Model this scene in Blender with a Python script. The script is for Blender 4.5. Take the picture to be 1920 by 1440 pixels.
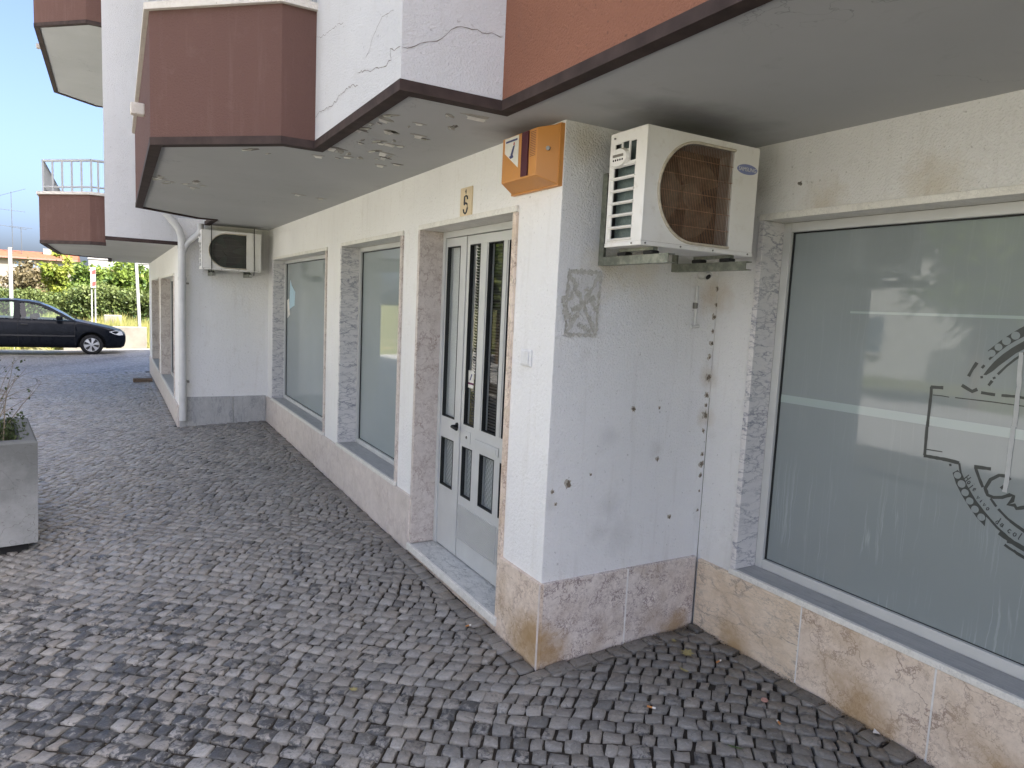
import bpy, bmesh, math, random
import numpy as np
from mathutils import Vector, Matrix

for o in list(bpy.data.objects):
    bpy.data.objects.remove(o, do_unlink=True)
scene = bpy.context.scene
COL = scene.collection
random.seed(5)
rng = np.random.default_rng(11)
R = math.radians

# ------------------------------------------------------------------ camera
CAM = np.array([-1.6412, -2.4837, 1.60]); YAW, PITCH, ROLL, FPX = 0.5252, -0.1100, 0.0469, 1297.33
_f = np.array([math.sin(YAW)*math.cos(PITCH), math.cos(YAW)*math.cos(PITCH), math.sin(PITCH)])
_r = np.array([math.cos(YAW), -math.sin(YAW), 0.0]); _u = np.cross(_r, _f)
CR = _r*math.cos(ROLL) + _u*math.sin(ROLL); CU = -_r*math.sin(ROLL) + _u*math.cos(ROLL)
cam_d = bpy.data.cameras.new('camera'); cam = bpy.data.objects.new('camera', cam_d); COL.objects.link(cam)
cam_d.sensor_width = 36.0; cam_d.lens = FPX/1920*36.0; cam_d.clip_start = .05; cam_d.clip_end = 3000
cam.matrix_world = Matrix(((CR[0], CU[0], -_f[0], CAM[0]), (CR[1], CU[1], -_f[1], CAM[1]), (CR[2], CU[2], -_f[2], CAM[2]), (0, 0, 0, 1)))
scene.camera = cam

# ------------------------------------------------------------------ sky, sun, exposure
SUN_AZ, SUN_EL = R(154), R(50)          # azimuth clockwise from +Y
w = bpy.data.worlds.new('World'); scene.world = w; w.use_nodes = True
wn = w.node_tree; bg = wn.nodes['Background']
sky = wn.nodes.new('ShaderNodeTexSky'); sky.sky_type = 'NISHITA'; sky.sun_disc = False
sky.sun_elevation = SUN_EL; sky.sun_rotation = SUN_AZ; sky.air_density = 0.5; sky.dust_density = 5.2; sky.ozone_density = 3.5
wn.links.new(sky.outputs[0], bg.inputs[0]); bg.inputs[1].default_value = 0.076
sd = bpy.data.lights.new('sun', 'SUN'); sd.energy = 4.0; sd.angle = R(.53); sd.color = (1, .97, .92)
sun = bpy.data.objects.new('sun', sd); COL.objects.link(sun); sun.location = (10, -12, 20)
sv = Vector((math.sin(SUN_AZ)*math.cos(SUN_EL), math.cos(SUN_AZ)*math.cos(SUN_EL), math.sin(SUN_EL)))
sun.rotation_euler = sv.to_track_quat('Z', 'Y').to_euler()
vs = scene.view_settings; vs.view_transform = 'Standard'; vs.look = 'None'; vs.gamma = 1; vs.exposure = 2.88; vs.use_curve_mapping = False
scene.render.engine = 'CYCLES'
scene.cycles.max_bounces = 8; scene.cycles.diffuse_bounces = 5; scene.cycles.glossy_bounces = 4; scene.cycles.transmission_bounces = 6
scene.cycles.use_denoising = True
scene.cycles.caustics_reflective = False; scene.cycles.caustics_refractive = False

# ------------------------------------------------------------------ node helper
class Mat:
    def __init__(s, name, rough=.6, spec=.4, metal=0.0, color=(.5, .5, .5)):
        s.m = bpy.data.materials.new(name); s.m.use_nodes = True; s.t = s.m.node_tree
        s.b = s.t.nodes['Principled BSDF']; s.b.inputs['Roughness'].default_value = rough
        s.b.inputs['Specular IOR Level'].default_value = spec; s.b.inputs['Metallic'].default_value = metal
        s.b.inputs['Base Color'].default_value = (*color, 1)
        s._p = None
    def put(s, sock, v):
        if isinstance(v, bpy.types.NodeSocket): s.t.links.new(v, sock)
        elif isinstance(v, tuple) and len(v) == 3 and sock.type == 'RGBA': sock.default_value = (*v, 1)
        else: sock.default_value = v
    def n(s, typ, ins=None, out=0, **at):
        k = s.t.nodes.new(typ)
        for a, v in at.items(): setattr(k, a, v)
        for i, v in (ins or {}).items(): s.put(k.inputs[i], v)
        return k.outputs[out]
    @property
    def pos(s):
        if s._p is None: s._p = s.n('ShaderNodeNewGeometry')
        return s._p
    def noise(s, scale, detail=3, rough=.55, dist=0, vec=None):
        return s.n('ShaderNodeTexNoise', {'Vector': vec or s.pos, 'Scale': scale, 'Detail': detail, 'Roughness': rough, 'Distortion': dist})
    def vor(s, scale, feature='F1', vec=None, rand=1.0):
        return s.n('ShaderNodeTexVoronoi', {'Vector': vec or s.pos, 'Scale': scale, 'Randomness': rand}, feature=feature)
    def scale(s, v, vec=None):
        return s.n('ShaderNodeMapping', {'Vector': vec or s.pos, 'Scale': v})
    def rot(s, r, v=(1, 1, 1), vec=None, loc=(0, 0, 0)):
        return s.n('ShaderNodeMapping', {'Vector': vec or s.pos, 'Rotation': r, 'Scale': v, 'Location': loc})
    def ramp(s, fac, a, b, lo=(0, 0, 0), hi=(1, 1, 1)):
        k = s.t.nodes.new('ShaderNodeValToRGB'); s.put(k.inputs[0], fac)
        k.color_ramp.elements[0].position = a; k.color_ramp.elements[1].position = b
        k.color_ramp.elements[0].color = (*lo, 1); k.color_ramp.elements[1].color = (*hi, 1)
        return k.outputs[0]
    def mix(s, f, a, b, mode='MIX'):
        k = s.t.nodes.new('ShaderNodeMix'); k.data_type = 'RGBA'; k.blend_type = mode
        s.put(k.inputs[0], f); s.put(k.inputs[6], a); s.put(k.inputs[7], b); return k.outputs[2]
    def math(s, op, a, b=0.0):
        return s.n('ShaderNodeMath', {0: a, 1: b}, operation=op)
    def attr(s, name, out='Fac'):
        k = s.t.nodes.new('ShaderNodeAttribute'); k.attribute_name = name; return k.outputs[out]
    def color(s, v): s.put(s.b.inputs['Base Color'], v); return s
    def rough(s, v): s.put(s.b.inputs['Roughness'], v); return s
    def bump(s, h, strength=.5, dist=.01):
        k = s.t.nodes.new('ShaderNodeBump'); s.put(k.inputs['Height'], h)
        k.inputs['Strength'].default_value = strength; k.inputs['Distance'].default_value = dist
        s.t.links.new(k.outputs[0], s.b.inputs['Normal']); return s

def plain(name, color, rough=.5, spec=.4, metal=0.0, grain=0.0, gs=60):
    a = Mat(name, rough, spec, metal, color)
    f = a.noise(gs if grain else 25, 4)
    k = grain or .12
    a.color(a.mix(a.ramp(f, .3, .75), tuple(c*(1-k) for c in color), tuple(min(1, c*(1+k*.6)) for c in color)))
    return a.m

# ------------------------------------------------------------------ materials
def plaster(name, base, dirt, bumpy=.5, gs=95, dirt_amt=.5, smudges=()):
    a = Mat(name, .85, .2)
    big = a.noise(1.3, 5, .6); mid = a.noise(9, 5, .65)
    streak = a.noise(3.0, 5, .65, vec=a.scale((6, 6, .5)))
    c = a.mix(a.ramp(big, .35, .75), base, tuple(x*.93 for x in base))
    c = a.mix(a.math('MULTIPLY', a.ramp(streak, .55, .85), dirt_amt*.5), c, dirt)
    c = a.mix(a.math('MULTIPLY', a.ramp(mid, .58, .85), dirt_amt*.45), c, dirt)
    sp = a.noise(55, 2, .5)
    c = a.mix(a.math('MULTIPLY', a.ramp(sp, .68, .76), dirt_amt*.55), c, tuple(x*.55 for x in dirt))
    for (sx, sy, sz, rr_, col, k) in smudges:
        d = a.n('ShaderNodeVectorMath', {0: a.pos, 1: (sx, sy, sz)}, out='Value', operation='DISTANCE')
        d = a.math('ADD', d, a.math('MULTIPLY', a.math('SUBTRACT', a.noise(16, 6, .65), .5), rr_*1.3))
        c = a.mix(a.math('MULTIPLY', a.ramp(d, rr_*.1, rr_, (1, 1, 1), (0, 0, 0)), k), c, col)
    a.color(c)
    h1 = a.noise(gs, 4, .6, .15); h2 = a.noise(gs*2.6, 2, .5)
    h = a.math('ADD', a.ramp(h1, .35, .65), a.math('MULTIPLY', h2, .35))
    a.bump(h, bumpy, .009)
    return a.m
M_WALL = plaster('white_render', (.82, .815, .80), (.50, .475, .43), .6, 110, .8,
    [(.33, 0, 1.03, .07, (.45, .45, .45), .28), (.62, 0, .95, .06, (.47, .46, .44), .28), (.36, 0, .70, .09, (.44, .44, .43), .28), (.42, 0, .55, .12, (.46, .45, .43), .28), (.30, 0, .58, .07, (.46, .45, .43), .28), (.25, 0, 1.78, .16, (.62, .53, .36), .5), (.45, 0, 1.80, .14, (.64, .56, .40), .4), (.90, 0, 1.70, .12, (.50, .38, .25), .5), (.92, 0, 1.3, .07, (.50, .42, .31), .5), (.92, 0, 1.1, .06, (.50, .42, .31), .5), (.10, 0, 2.30, .12, (.55, .48, .36), .5), (.95, -.55, 2.10, .12, (.56, .48, .34), .5), (.95, -1.0, 2.12, .15, (.56, .48, .34), .5), (.95, -.2, 2.2, .1, (.45, .42, .37), .5), (.0, .30, 2.02, .1, (.56, .48, .34), .5), (.02, 0, .75, .06, (.45, .43, .40), .28)])
M_WALLF = plaster('smooth_white_render', (.82, .812, .79), (.53, .49, .42), .4, 60, .7)
M_BAY = plaster('dimmed_bay_render', (.60, .60, .605), (.46, .44, .41), .42, 105, .7)  # same white render, darkened to offset the stronger light on the bay
M_TERRA = plaster('terracotta_render', (.27, .122, .078), (.20, .105, .08), .5, 110, 1.0)
M_BROWN = plaster('brown_render', (.125, .069, .057), (.185, .122, .104), .35, 110, .9)
M_COPING = plaster('coping_stone', (.62, .58, .52), (.30, .26, .20), .4, 60, 1.0)

a = Mat('soffit_paint', .85, .2)
c = a.mix(a.ramp(a.noise(1.1, 5), .3, .75), (.475, .48, .47), (.41, .415, .405))
c = a.mix(a.math('MULTIPLY', a.ramp(a.noise(6, 6, .7, .6), .6, .8), .35), c, (.30, .29, .27))
# soot and contact shade painted above the machine; dark patch above the alarm box
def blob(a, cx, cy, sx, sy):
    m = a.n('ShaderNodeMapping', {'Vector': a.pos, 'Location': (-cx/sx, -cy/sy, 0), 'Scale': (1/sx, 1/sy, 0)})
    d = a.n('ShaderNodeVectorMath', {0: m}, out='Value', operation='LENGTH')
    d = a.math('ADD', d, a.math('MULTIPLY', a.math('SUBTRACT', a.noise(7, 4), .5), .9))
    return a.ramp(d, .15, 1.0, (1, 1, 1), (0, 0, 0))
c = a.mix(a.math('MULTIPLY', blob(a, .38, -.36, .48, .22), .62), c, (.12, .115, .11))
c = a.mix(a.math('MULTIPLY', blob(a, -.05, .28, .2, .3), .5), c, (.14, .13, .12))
cr = a.vor(1.6, 'DISTANCE_TO_EDGE', vec=a.n('ShaderNodeVectorMath', {0: a.pos, 1: a.n('ShaderNodeTexNoise', {'Vector': a.pos, 'Scale': 5.0, 'Detail': 4.0}, out=1)}, operation='ADD'))
cm = a.math('MULTIPLY', a.ramp(cr, .0, .006, (1, 1, 1), (0, 0, 0)), a.ramp(a.noise(.9, 2), .55, .62))
c = a.mix(a.math('MULTIPLY', cm, .6), c, (.17, .165, .16))
a.color(c); a.bump(a.noise(40, 4), .15, .004); M_SOFFIT = a.m
M_DRIP = plain('dark_drip_paint', (.055, .038, .034), .75, .2, 0, .35, 14)

def marble(name, base, alt, vein, vs=3.0, warm=None, vein_amt=.7, aniso=(1, 1, 1), r=(0, 0, 0), fine=16, rough=.42, stains=()):
    a = Mat(name, rough, .4)
    v = a.rot(r, aniso)
    warp = a.n('ShaderNodeTexNoise', {'Vector': v, 'Scale': vs*2.0, 'Detail': 6.0, 'Roughness': .65}, out=1)
    warp = a.n('ShaderNodeVectorMath', {0: warp, 1: (.5, .5, .5)}, operation='SUBTRACT')
    vv = a.n('ShaderNodeVectorMath', {0: v, 1: a.n('ShaderNodeVectorMath', {0: warp, 1: (.28, .28, .28)}, operation='MULTIPLY')}, operation='ADD')
    c = a.mix(a.ramp(a.noise(vs*1.3, 7, .68, .6, vec=vv), .34, .66), base, alt)
    c = a.mix(a.math('MULTIPLY', a.ramp(a.noise(fine*1.6, 5, .7, .4, vec=v), .38, .68), .45), c, tuple(min(1, x*1.22) for x in alt))
    e1 = a.vor(vs*1.5, 'DISTANCE_TO_EDGE', vv); e2 = a.vor(fine, 'DISTANCE_TO_EDGE', vv)
    v1 = a.math('MULTIPLY', a.ramp(e1, .0, .05, (1, 1, 1), (0, 0, 0)), a.ramp(a.noise(vs*1.2, 4, vec=v), .36, .58))
    v2 = a.math('MULTIPLY', a.ramp(e2, .01, .075, (1, 1, 1), (0, 0, 0)), a.ramp(a.noise(vs*2.3, 4, .6, vec=v), .40, .60))
    c = a.mix(a.math('MULTIPLY', v1, vein_amt), c, vein)
    c = a.mix(a.math('MULTIPLY', v2, vein_amt*.85), c, vein)
    if warm:
        c = a.mix(a.math('MULTIPLY', a.ramp(a.noise(5, 5, .65), .48, .68), .55), c, warm)
    for (sx, sy, sz, rr_) in stains:
        d = a.n('ShaderNodeVectorMath', {0: a.pos, 1: (sx, sy, sz)}, out='Value', operation='DISTANCE')
        d = a.math('ADD', d, a.math('MULTIPLY', a.math('SUBTRACT', a.noise(11, 6, .65), .5), rr_*1.4))
        c = a.mix(a.math('MULTIPLY', a.ramp(d, rr_*.25, rr_, (1, 1, 1), (0, 0, 0)), .7), c, (.36, .225, .09))
    sp = a.noise(150, 3)
    c = a.mix(a.math('MULTIPLY', a.ramp(sp, .58, .72), .3), c, tuple(x*.5 for x in base))
    a.color(c); a.rough(a.ramp(a.noise(20, 4), .3, .7, (rough-.1,)*3, (rough+.18,)*3))
    a.bump(a.noise(70, 4), .06, .002)
    return a.m
STAINS = ((-.02, .10, .06, .17), (.06, -.02, .04, .13), (-.02, .02, .14, .12), (.80, -.02, .03, .12), (.95, -.30, .03, .14), (.95, -.95, .02, .2), (.95, -1.5, .05, .2))
M_PINK = marble('rose_marble', (.60, .49, .395), (.72, .615, .51), (.25, .17, .135), 4.5, (.50, .375, .25), .85, fine=23, stains=STAINS)
M_PINK2 = marble('mauve_marble', (.49, .425, .385), (.68, .62, .565), (.17, .12, .125), 6.0, (.43, .345, .27), 1.0, fine=27, stains=STAINS)
M_PINK3 = marble('honey_marble', (.62, .50, .375), (.70, .59, .47), (.25, .22, .20), 3.0, (.50, .37, .24), .85, aniso=(1, 1, 2.6), r=(R(35), 0, 0), fine=18, stains=STAINS)
M_CREAM = marble('pale_rose_marble', (.56, .50, .45), (.64, .575, .525), (.40, .33, .31), 2.6, None, .4, fine=9)
M_VEIN = marble('grey_veined_white_marble', (.66, .64, .615), (.58, .565, .56), (.20, .21, .25), 3.4, None, .95, aniso=(1, 1, 3.0), r=(R(35), R(35), 0), fine=9)
M_JAMBP = marble('rosy_jamb_marble', (.50, .44, .395), (.60, .545, .50), (.29, .22, .19), 4.5, None, .85, fine=15)
M_GREYM = marble('grey_marble', (.36, .36, .355), (.44, .44, .43), (.19, .2, .21), 4.0, None, .6, aniso=(1, 1, .4), fine=14)
M_THRESH = marble('grey_green_marble', (.46, .47, .455), (.56, .56, .53), (.20, .22, .22), 5.0, None, .8, aniso=(1.6, .8, 1), fine=12, rough=.35)
M_SILL = marble('weathered_sill_stone', (.34, .345, .34), (.40, .40, .395), (.22, .22, .22), 3.0, None, .35, aniso=(3, .4, 1), fine=11, rough=.6)
M_SILLE = marble('pale_sill_edge', (.66, .64, .58), (.72, .70, .65), (.45, .44, .42), 7.0, None, .5)
M_GROUT = plain('white_grout', (.72, .70, .67), .8, .2)

M_ALU = plain('pale_grey_aluminium', (.53, .535, .52), .38, .5, 0, .06, 8)
M_ALUD = plain('door_groove_grey', (.44, .45, .45), .45, .4)
M_GASKET = plain('black_gasket', (.02, .022, .022), .6, .3)

def film(name, base, streaks=True):
    a = Mat(name, .04, .5)
    c = a.mix(a.ramp(a.noise(.9, 4), .3, .7), base, tuple(x*.88 for x in base))
    if streaks:
        wv = a.n('ShaderNodeVectorMath', {0: a.pos, 1: a.n('ShaderNodeVectorMath', {0: a.n('ShaderNodeTexNoise', {'Vector': a.pos, 'Scale': 9.0, 'Detail': 3.0}, out=1), 1: (0, .03, 0)}, operation='MULTIPLY')}, operation='ADD')
        s1 = a.noise(26, 2, .5, vec=a.scale((1, 1, .02), wv))
        d = a.ramp(a.math('ABSOLUTE', a.math('SUBTRACT', s1, .52)), .0, .018, (1, 1, 1), (0, 0, 0))
        d = a.math('MULTIPLY', d, a.ramp(a.noise(3.2, 3, vec=a.scale((1, 1, .8))), .44, .62))
        sep = a.n('ShaderNodeSeparateXYZ', {0: a.pos}, out=2)
        d = a.math('MULTIPLY', d, a.ramp(sep, .55, 1.35, (1, 1, 1), (.15, .15, .15)))
        c = a.mix(a.math('MULTIPLY', d, .55), c, tuple(min(1, x*1.75) for x in base))
    a.color(c)
    a.rough(a.ramp(a.noise(30, 4), .4, .75, (.02,)*3, (.09,)*3))
    a.bump(a.noise(2.2, 2), .012, .02)
    return a.m
M_FILM = film('frosted_film_glass', (.255, .287, .292))
M_FILM2 = film('frosted_film_glass_plain', (.30, .343, .345), False)
M_BAND = film('pale_band_film', (.36, .425, .42), False)  # paler tone for the horizontal bands across the pane
M_LOGO = plain('dark_vinyl', (.035, .042, .042), .35, .4)
M_PEEL = plain('peeled_white_vinyl', (.46, .475, .475), .6, .3)

def glass(name, tint, rough=.0, ior=1.45):
    a = Mat(name, rough, .5)
    tr = a.n('ShaderNodeBsdfTransparent', {'Color': tint}); gl = a.n('ShaderNodeBsdfGlossy', {'Roughness': rough})
    lw = a.n('ShaderNodeLayerWeight', {'Blend': .5}, out=1)
    fr = a.math('ADD', a.math('MULTIPLY', a.math('POWER', lw, 5.0), .94), .04)
    mx = a.n('ShaderNodeMixShader', {0: fr, 1: tr, 2: gl})
    a.t.links.new(mx, a.t.nodes['Material Output'].inputs[0]); return a.m
M_GLASS = glass('clear_glass', (.92, .94, .93))
M_CARGLASS = glass('car_glass', (.78, .88, .80))

# lace curtain with a brick motif behind the narrow leaf
a = Mat('lace_curtain', .9, .1)
bk = a.n('ShaderNodeTexBrick', {'Vector': a.rot((R(90), 0, R(90))), 'Color1': (.34, .35, .35), 'Color2': (.38, .39, .39), 'Mortar': (.64, .65, .64), 'Scale': 1.0, 'Mortar Size': .014, 'Brick Width': .085, 'Row Height': .05}, out=0)
a.color(a.mix(a.ramp(a.noise(90, 3), .4, .6), bk, a.mix(.5, bk, (.50, .51, .51)))); M_LACE = a.m
a = Mat('grey_net_curtain', .9, .1)
ck = a.n('ShaderNodeTexChecker', {'Vector': a.pos, 'Scale': 60.0}, out=1)
a.color(a.mix(ck, (.26, .275, .28), (.36, .375, .38))); M_NET = a.m
M_BLIND = plain('dark_blind', (.075, .075, .072), .6, .3)
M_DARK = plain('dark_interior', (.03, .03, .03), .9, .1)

a = Mat('ac_enamel', .42, .45)
c = a.mix(a.ramp(a.noise(3, 4), .35, .75), (.82, .81, .785), (.74, .72, .67))
c = a.mix(a.math('MULTIPLY', a.ramp(a.noise(14, 6, .7), .55, .8), .45), c, (.47, .41, .31))
sep = a.n('ShaderNodeSeparateXYZ', {0: a.n('ShaderNodeNewGeometry', out=1)}, out=2)
c = a.mix(a.math('MULTIPLY', a.ramp(sep, .5, .9), .7), c, (.30, .25, .18))
a.color(c); M_AC = a.m
M_ACRIM = plain('grimy_ac_rim', (.55, .49, .39), .5, .4, 0, .25, 30)
M_FIN = plain('condenser_fins', (.10, .135, .13), .45, .5, .3, .3, 120)
M_WIRE = plain('rusty_grille_wire', (.36, .21, .13), .6, .3, .1, .35, 50)
a = Mat('rusty_fan', .6, .3)
c = a.mix(a.ramp(a.noise(7, 5, .6), .35, .7), (.09, .06, .04), (.17, .145, .11)); a.color(c); M_FAN = a.m
M_DARKFAN = plain('dark_fan', (.035, .035, .035), .5, .4)
a = Mat('galvanised_steel', .5, .4, .35)
a.color(a.mix(a.ramp(a.noise(25, 5, .7), .4, .7), (.14, .15, .12), (.30, .31, .25))); M_GALV = a.m
M_RUBBER = plain('black_rubber', (.018, .018, .018), .7, .3)
M_BLUE = plain('faded_blue_badge', (.22, .25, .46), .5, .4)
M_BADGE = plain('badge_white', (.66, .66, .66), .5, .4)
M_SCREW = plain('dull_screw', (.22, .21, .19), .4, .5, .6)

a = Mat('orange_plastic', .42, .45)
c = a.mix(a.ramp(a.noise(4, 4), .3, .75), (.58, .25, .055), (.50, .22, .06))
c = a.mix(a.math('MULTIPLY', a.ramp(a.noise(9, 5, .7), .55, .8), .4), c, (.42, .22, .10)); a.color(c); M_ORANGE = a.m
M_LENS = plain('maroon_lens', (.085, .02, .03), .25, .5)
M_STICK = plain('white_sticker', (.72, .70, .64), .55, .4)
M_INK = plain('blue_ink', (.06, .07, .18), .5, .3)
M_RED = plain('red_paint', (.45, .04, .035), .5, .4)
M_PLATE = plain('cream_number_tile', (.68, .55, .36), .35, .5, 0, .1, 10)
M_NUM = plain('number_ink', (.04, .045, .06), .5, .3)
M_PVC = plain('white_pvc', (.58, .58, .565), .45, .4, 0, .12, 6)
M_SWITCH = plain('switch_white', (.72, .72, .72), .35, .5)

a = Mat('grey_mortar', .9, .2)
n = a.noise(14, 6, .7, 1.6)
a.color(a.mix(a.ramp(a.math('ABSOLUTE', a.math('SUBTRACT', n, .5)), .0, .05), (.36, .34, .29), (.50, .485, .44)))
a.bump(a.noise(40, 5, .6, 1.5), .9, .008); M_MORTARP = a.m
M_SKIM = plaster('skimmed_plaster', (.72, .71, .69), (.46, .44, .40), .7, 90, 1.0)
M_CRACK = plain('crack_shadow', (.22, .20, .18), .95, .1)
M_HOLE = plain('bare_hole', (.20, .165, .125), .95, .1, 0, .5, 80)
M_CHIP = plain('chipped_render', (.50, .46, .39), .95, .1, 0, .4, 90)
M_FLAKE = plain('loose_paint_flake', (.74, .73, .69), .8, .2)
M_BARE = plain('bare_soffit', (.42, .40, .35), .9, .1, 0, .4, 30)

# paving
def stone_color(a, tone, stain):
    fine = a.noise(85, 6, .72); mot = a.noise(26, 6, .74, 1.0); hue = a.attr('hue')
    base = a.mix(tone, (.125, .121, .113), (.325, .313, .29))
    base = a.mix(a.math('MULTIPLY', hue, .8), base, a.mix(.5, base, (.34, .29, .23)))
    base = a.mix(a.math('MULTIPLY', a.ramp(fine, .42, .66), .55), base, a.mix(.55, base, (.10, .098, .095)))
    base = a.mix(a.math('MULTIPLY', a.ramp(a.noise(44, 5, .7, .5), .56, .72), .55), base, (.42, .415, .40))
    mot = a.math('ADD', a.math('MULTIPLY', a.math('SUBTRACT', mot, .5), 2.6), .5)
    thr = a.math('ADD', mot, a.math('SUBTRACT', a.math('MULTIPLY', stain, .62), .42))
    c = a.mix(a.math('MULTIPLY', a.ramp(thr, .40, .62), .92), base, (.052, .054, .057))
    return c
a = Mat('limestone_sett', .5, .45)
tone = a.attr('tone'); stain = a.attr('stain')
c = stone_color(a, tone, stain)
gr = a.attr('grime'); c = a.mix(a.math('MULTIPLY', gr, .7), c, a.mix(.75, c, (.12, .105, .08))); a.color(c)
a.rough(a.ramp(a.noise(18, 4), .3, .75, (.27,)*3, (.52,)*3))
a.bump(a.math('ADD', a.noise(35, 5, .6), a.math('MULTIPLY', a.noise(120, 3), .45)), .9, .008); M_SETT = a.m
a = Mat('paving_joint_dirt', .95, .1)
a.color(a.mix(a.ramp(a.noise(9, 5, .65), .35, .7), (.028, .024, .020), (.072, .063, .052)))
a.bump(a.noise(180, 3), .5, .004); M_JOINT = a.m
a = Mat('far_setts', .5, .4)
v = a.rot((0, 0, R(40)), (1, 1, 1))
bx = a.n('ShaderNodeTexVoronoi', {'Vector': v, 'Scale': 12.0, 'Randomness': .55}, feature='DISTANCE_TO_EDGE', distance='EUCLIDEAN') if False else a.vor(12.5, 'DISTANCE_TO_EDGE', v, .5)
cell = a.n('ShaderNodeTexVoronoi', {'Vector': v, 'Scale': 12.5, 'Randomness': .5}, out=1)
cs = a.n('ShaderNodeSeparateColor', {0: cell}, out=0)
c = a.mix(cs, (.19, .187, .183), (.325, .318, .306)); e = a.ramp(bx, .05, .12)
a.color(a.mix(e, (.10, .095, .09), c)); a.bump(e, .6, .012); M_FARSETT = a.m

def soil(name, c1, c2, s=3.0):
    a = Mat(name, .95, .1); a.color(a.mix(a.ramp(a.noise(s, 6, .65), .35, .68), c1, c2)); a.bump(a.noise(s*8, 5), .6, .05); return a.m
M_GRASSG = soil('grassy_ground', (.085, .105, .03), (.20, .175, .085), 1.2)
M_ASPH = soil('pale_worn_concrete', (.34, .33, .315), (.43, .42, .40), 6)
M_KERB = soil('kerb_stone', (.30, .295, .28), (.38, .37, .35), 8)
a = Mat('board_marked_concrete', .85, .2)
c = a.mix(a.ramp(a.noise(5, 6, .65), .35, .7), (.30, .305, .30), (.22, .225, .22))
sepz = a.n('ShaderNodeSeparateXYZ', {0: a.pos}, out=2)
c = a.mix(a.math('MULTIPLY', a.ramp(a.math('ADD', sepz, a.math('MULTIPLY', a.noise(6, 5, .7), .6)), .45, .88), .8), c, (.10, .105, .10))
pit = a.noise(75, 3, .6); c = a.mix(a.math('MULTIPLY', a.ramp(pit, .62, .70), .6), c, (.12, .11, .10))
crk = a.vor(2.1, 'DISTANCE_TO_EDGE', vec=a.n('ShaderNodeVectorMath', {0: a.pos, 1: a.n('ShaderNodeTexNoise', {'Vector': a.pos, 'Scale': 4.0, 'Detail': 4.0}, out=1)}, operation='ADD'))
c = a.mix(a.ramp(crk, .0, .008, (.7, .7, .7), (0, 0, 0)), c, (.10, .095, .09))
a.color(c); a.bump(a.noise(50, 5), .5, .006); M_CONC = a.m
a = Mat('sunlit_concrete', .85, .2); c = a.mix(a.ramp(a.noise(2.5, 6, .65), .35, .7), (.17, .155, .13), (.12, .108, .09))
a.color(c); a.bump(a.noise(40, 5), .4, .006); M_CONC2 = a.m

def leafmat(name, dark, light, trans=.35):
    a = Mat(name, .55, .3)
    t = a.attr('tone'); c = a.mix(t, dark, light); a.color(c)
    tl = a.n('ShaderNodeBsdfTranslucent', {'Color': a.mix(t, tuple(x*1.1 for x in dark), tuple(x*1.2 for x in light))})
    mx = a.n('ShaderNodeMixShader', {0: trans, 1: a.b.outputs[0], 2: tl})
    a.t.links.new(mx, a.t.nodes['Material Output'].inputs[0]); return a.m
M_LEAF_Y = leafmat('yellow_green_leaves', (.085, .13, .018), (.23, .245, .04))
M_LEAF_G = leafmat('mid_green_leaves', (.045, .085, .018), (.15, .20, .035))
M_LEAF_D = leafmat('dark_green_leaves', (.022, .045, .014), (.075, .105, .03))
M_LEAF_H = leafmat('hedge_leaves', (.028, .052, .014), (.125, .15, .045))
M_LEAF_O = leafmat('olive_brown_leaves', (.06, .05, .024), (.14, .11, .055))
M_GRASS = leafmat('grass_blades', (.09, .11, .025), (.28, .25, .09))
M_GRIT = leafmat('grit_and_crumbs', (.05, .036, .022), (.26, .215, .15), .05)
M_PLANT = leafmat('planter_leaves', (.03, .045, .018), (.07, .095, .03))
M_BARK = plain('bark', (.16, .115, .075), .9, .1, 0, .4, 30)
M_TWIG = plain('dry_twig', (.20, .165, .12), .9, .1, 0, .3, 40)
M_SOILP = soil('potting_soil', (.03, .025, .018), (.06, .05, .035), 20)

M_CARP = Mat('dark_blue_car_paint', .30, .12, .0); M_CARP.color((.005, .0065, .010)); M_CARP.b.inputs['Coat Weight'].default_value = .0; M_CARP.b.inputs['Coat Roughness'].default_value = .06
M_CARP.rough(M_CARP.ramp(M_CARP.noise(6, 4), .3, .7, (.22,)*3, (.36,)*3)); M_CARP = M_CARP.m
M_TYRE = plain('tyre_rubber', (.016, .016, .017), .8, .2)
M_HUB = plain('silver_hubcap', (.48, .49, .50), .35, .5, .4)
M_HEADL = plain('headlamp', (.62, .64, .66), .12, .6)
M_TRIM = plain('car_trim', (.03, .03, .032), .5, .4)
M_SEAT = plain('car_seat', (.05, .05, .055), .9, .1)
M_POST = plain('white_post_paint', (.27, .27, .26), .5, .4, 0, .12, 5)
M_FARW = plaster('far_cream_render', (.175, .155, .13), (.13, .115, .095), .1, 20, .3)
M_FARW2 = plaster('far_white_render', (.20, .197, .19), (.16, .157, .15), .1, 20, .3)
M_ROOF = plain('terracotta_tiles', (.165, .06, .032), .85, .2, 0, .3, 2.5)
M_OPPW = plaster('opposite_white_render', (.70, .69, .66), (.5, .48, .44), .2, 20, .4)
M_FARGL = plain('far_window_glass', (.11, .15, .2), .1, .6)
M_BROWNB = plain('brown_band', (.20, .10, .08), .8, .2)
M_WOOD = plain('old_board', (.16, .12, .085), .85, .2, 0, .35, 30)
M_DRYLEAF = plain('dry_leaf', (.32, .28, .13), .8, .2, 0, .3, 60)
M_GREENLEAF = plain('green_leaf_litter', (.08, .12, .04), .7, .3)
M_BUTT = plain('cigarette_filter', (.48, .22, .08), .8, .2)
M_PAPER = plain('cigarette_paper', (.66, .65, .62), .8, .2)
M_CAPP = plain('pink_cap', (.48, .27, .22), .6, .3)
M_PAPERB = plain('pale_blue_paper', (.42, .58, .66), .7, .3)
M_MAST = plain('grey_mast', (.055, .058, .062), .6, .3)
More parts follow.
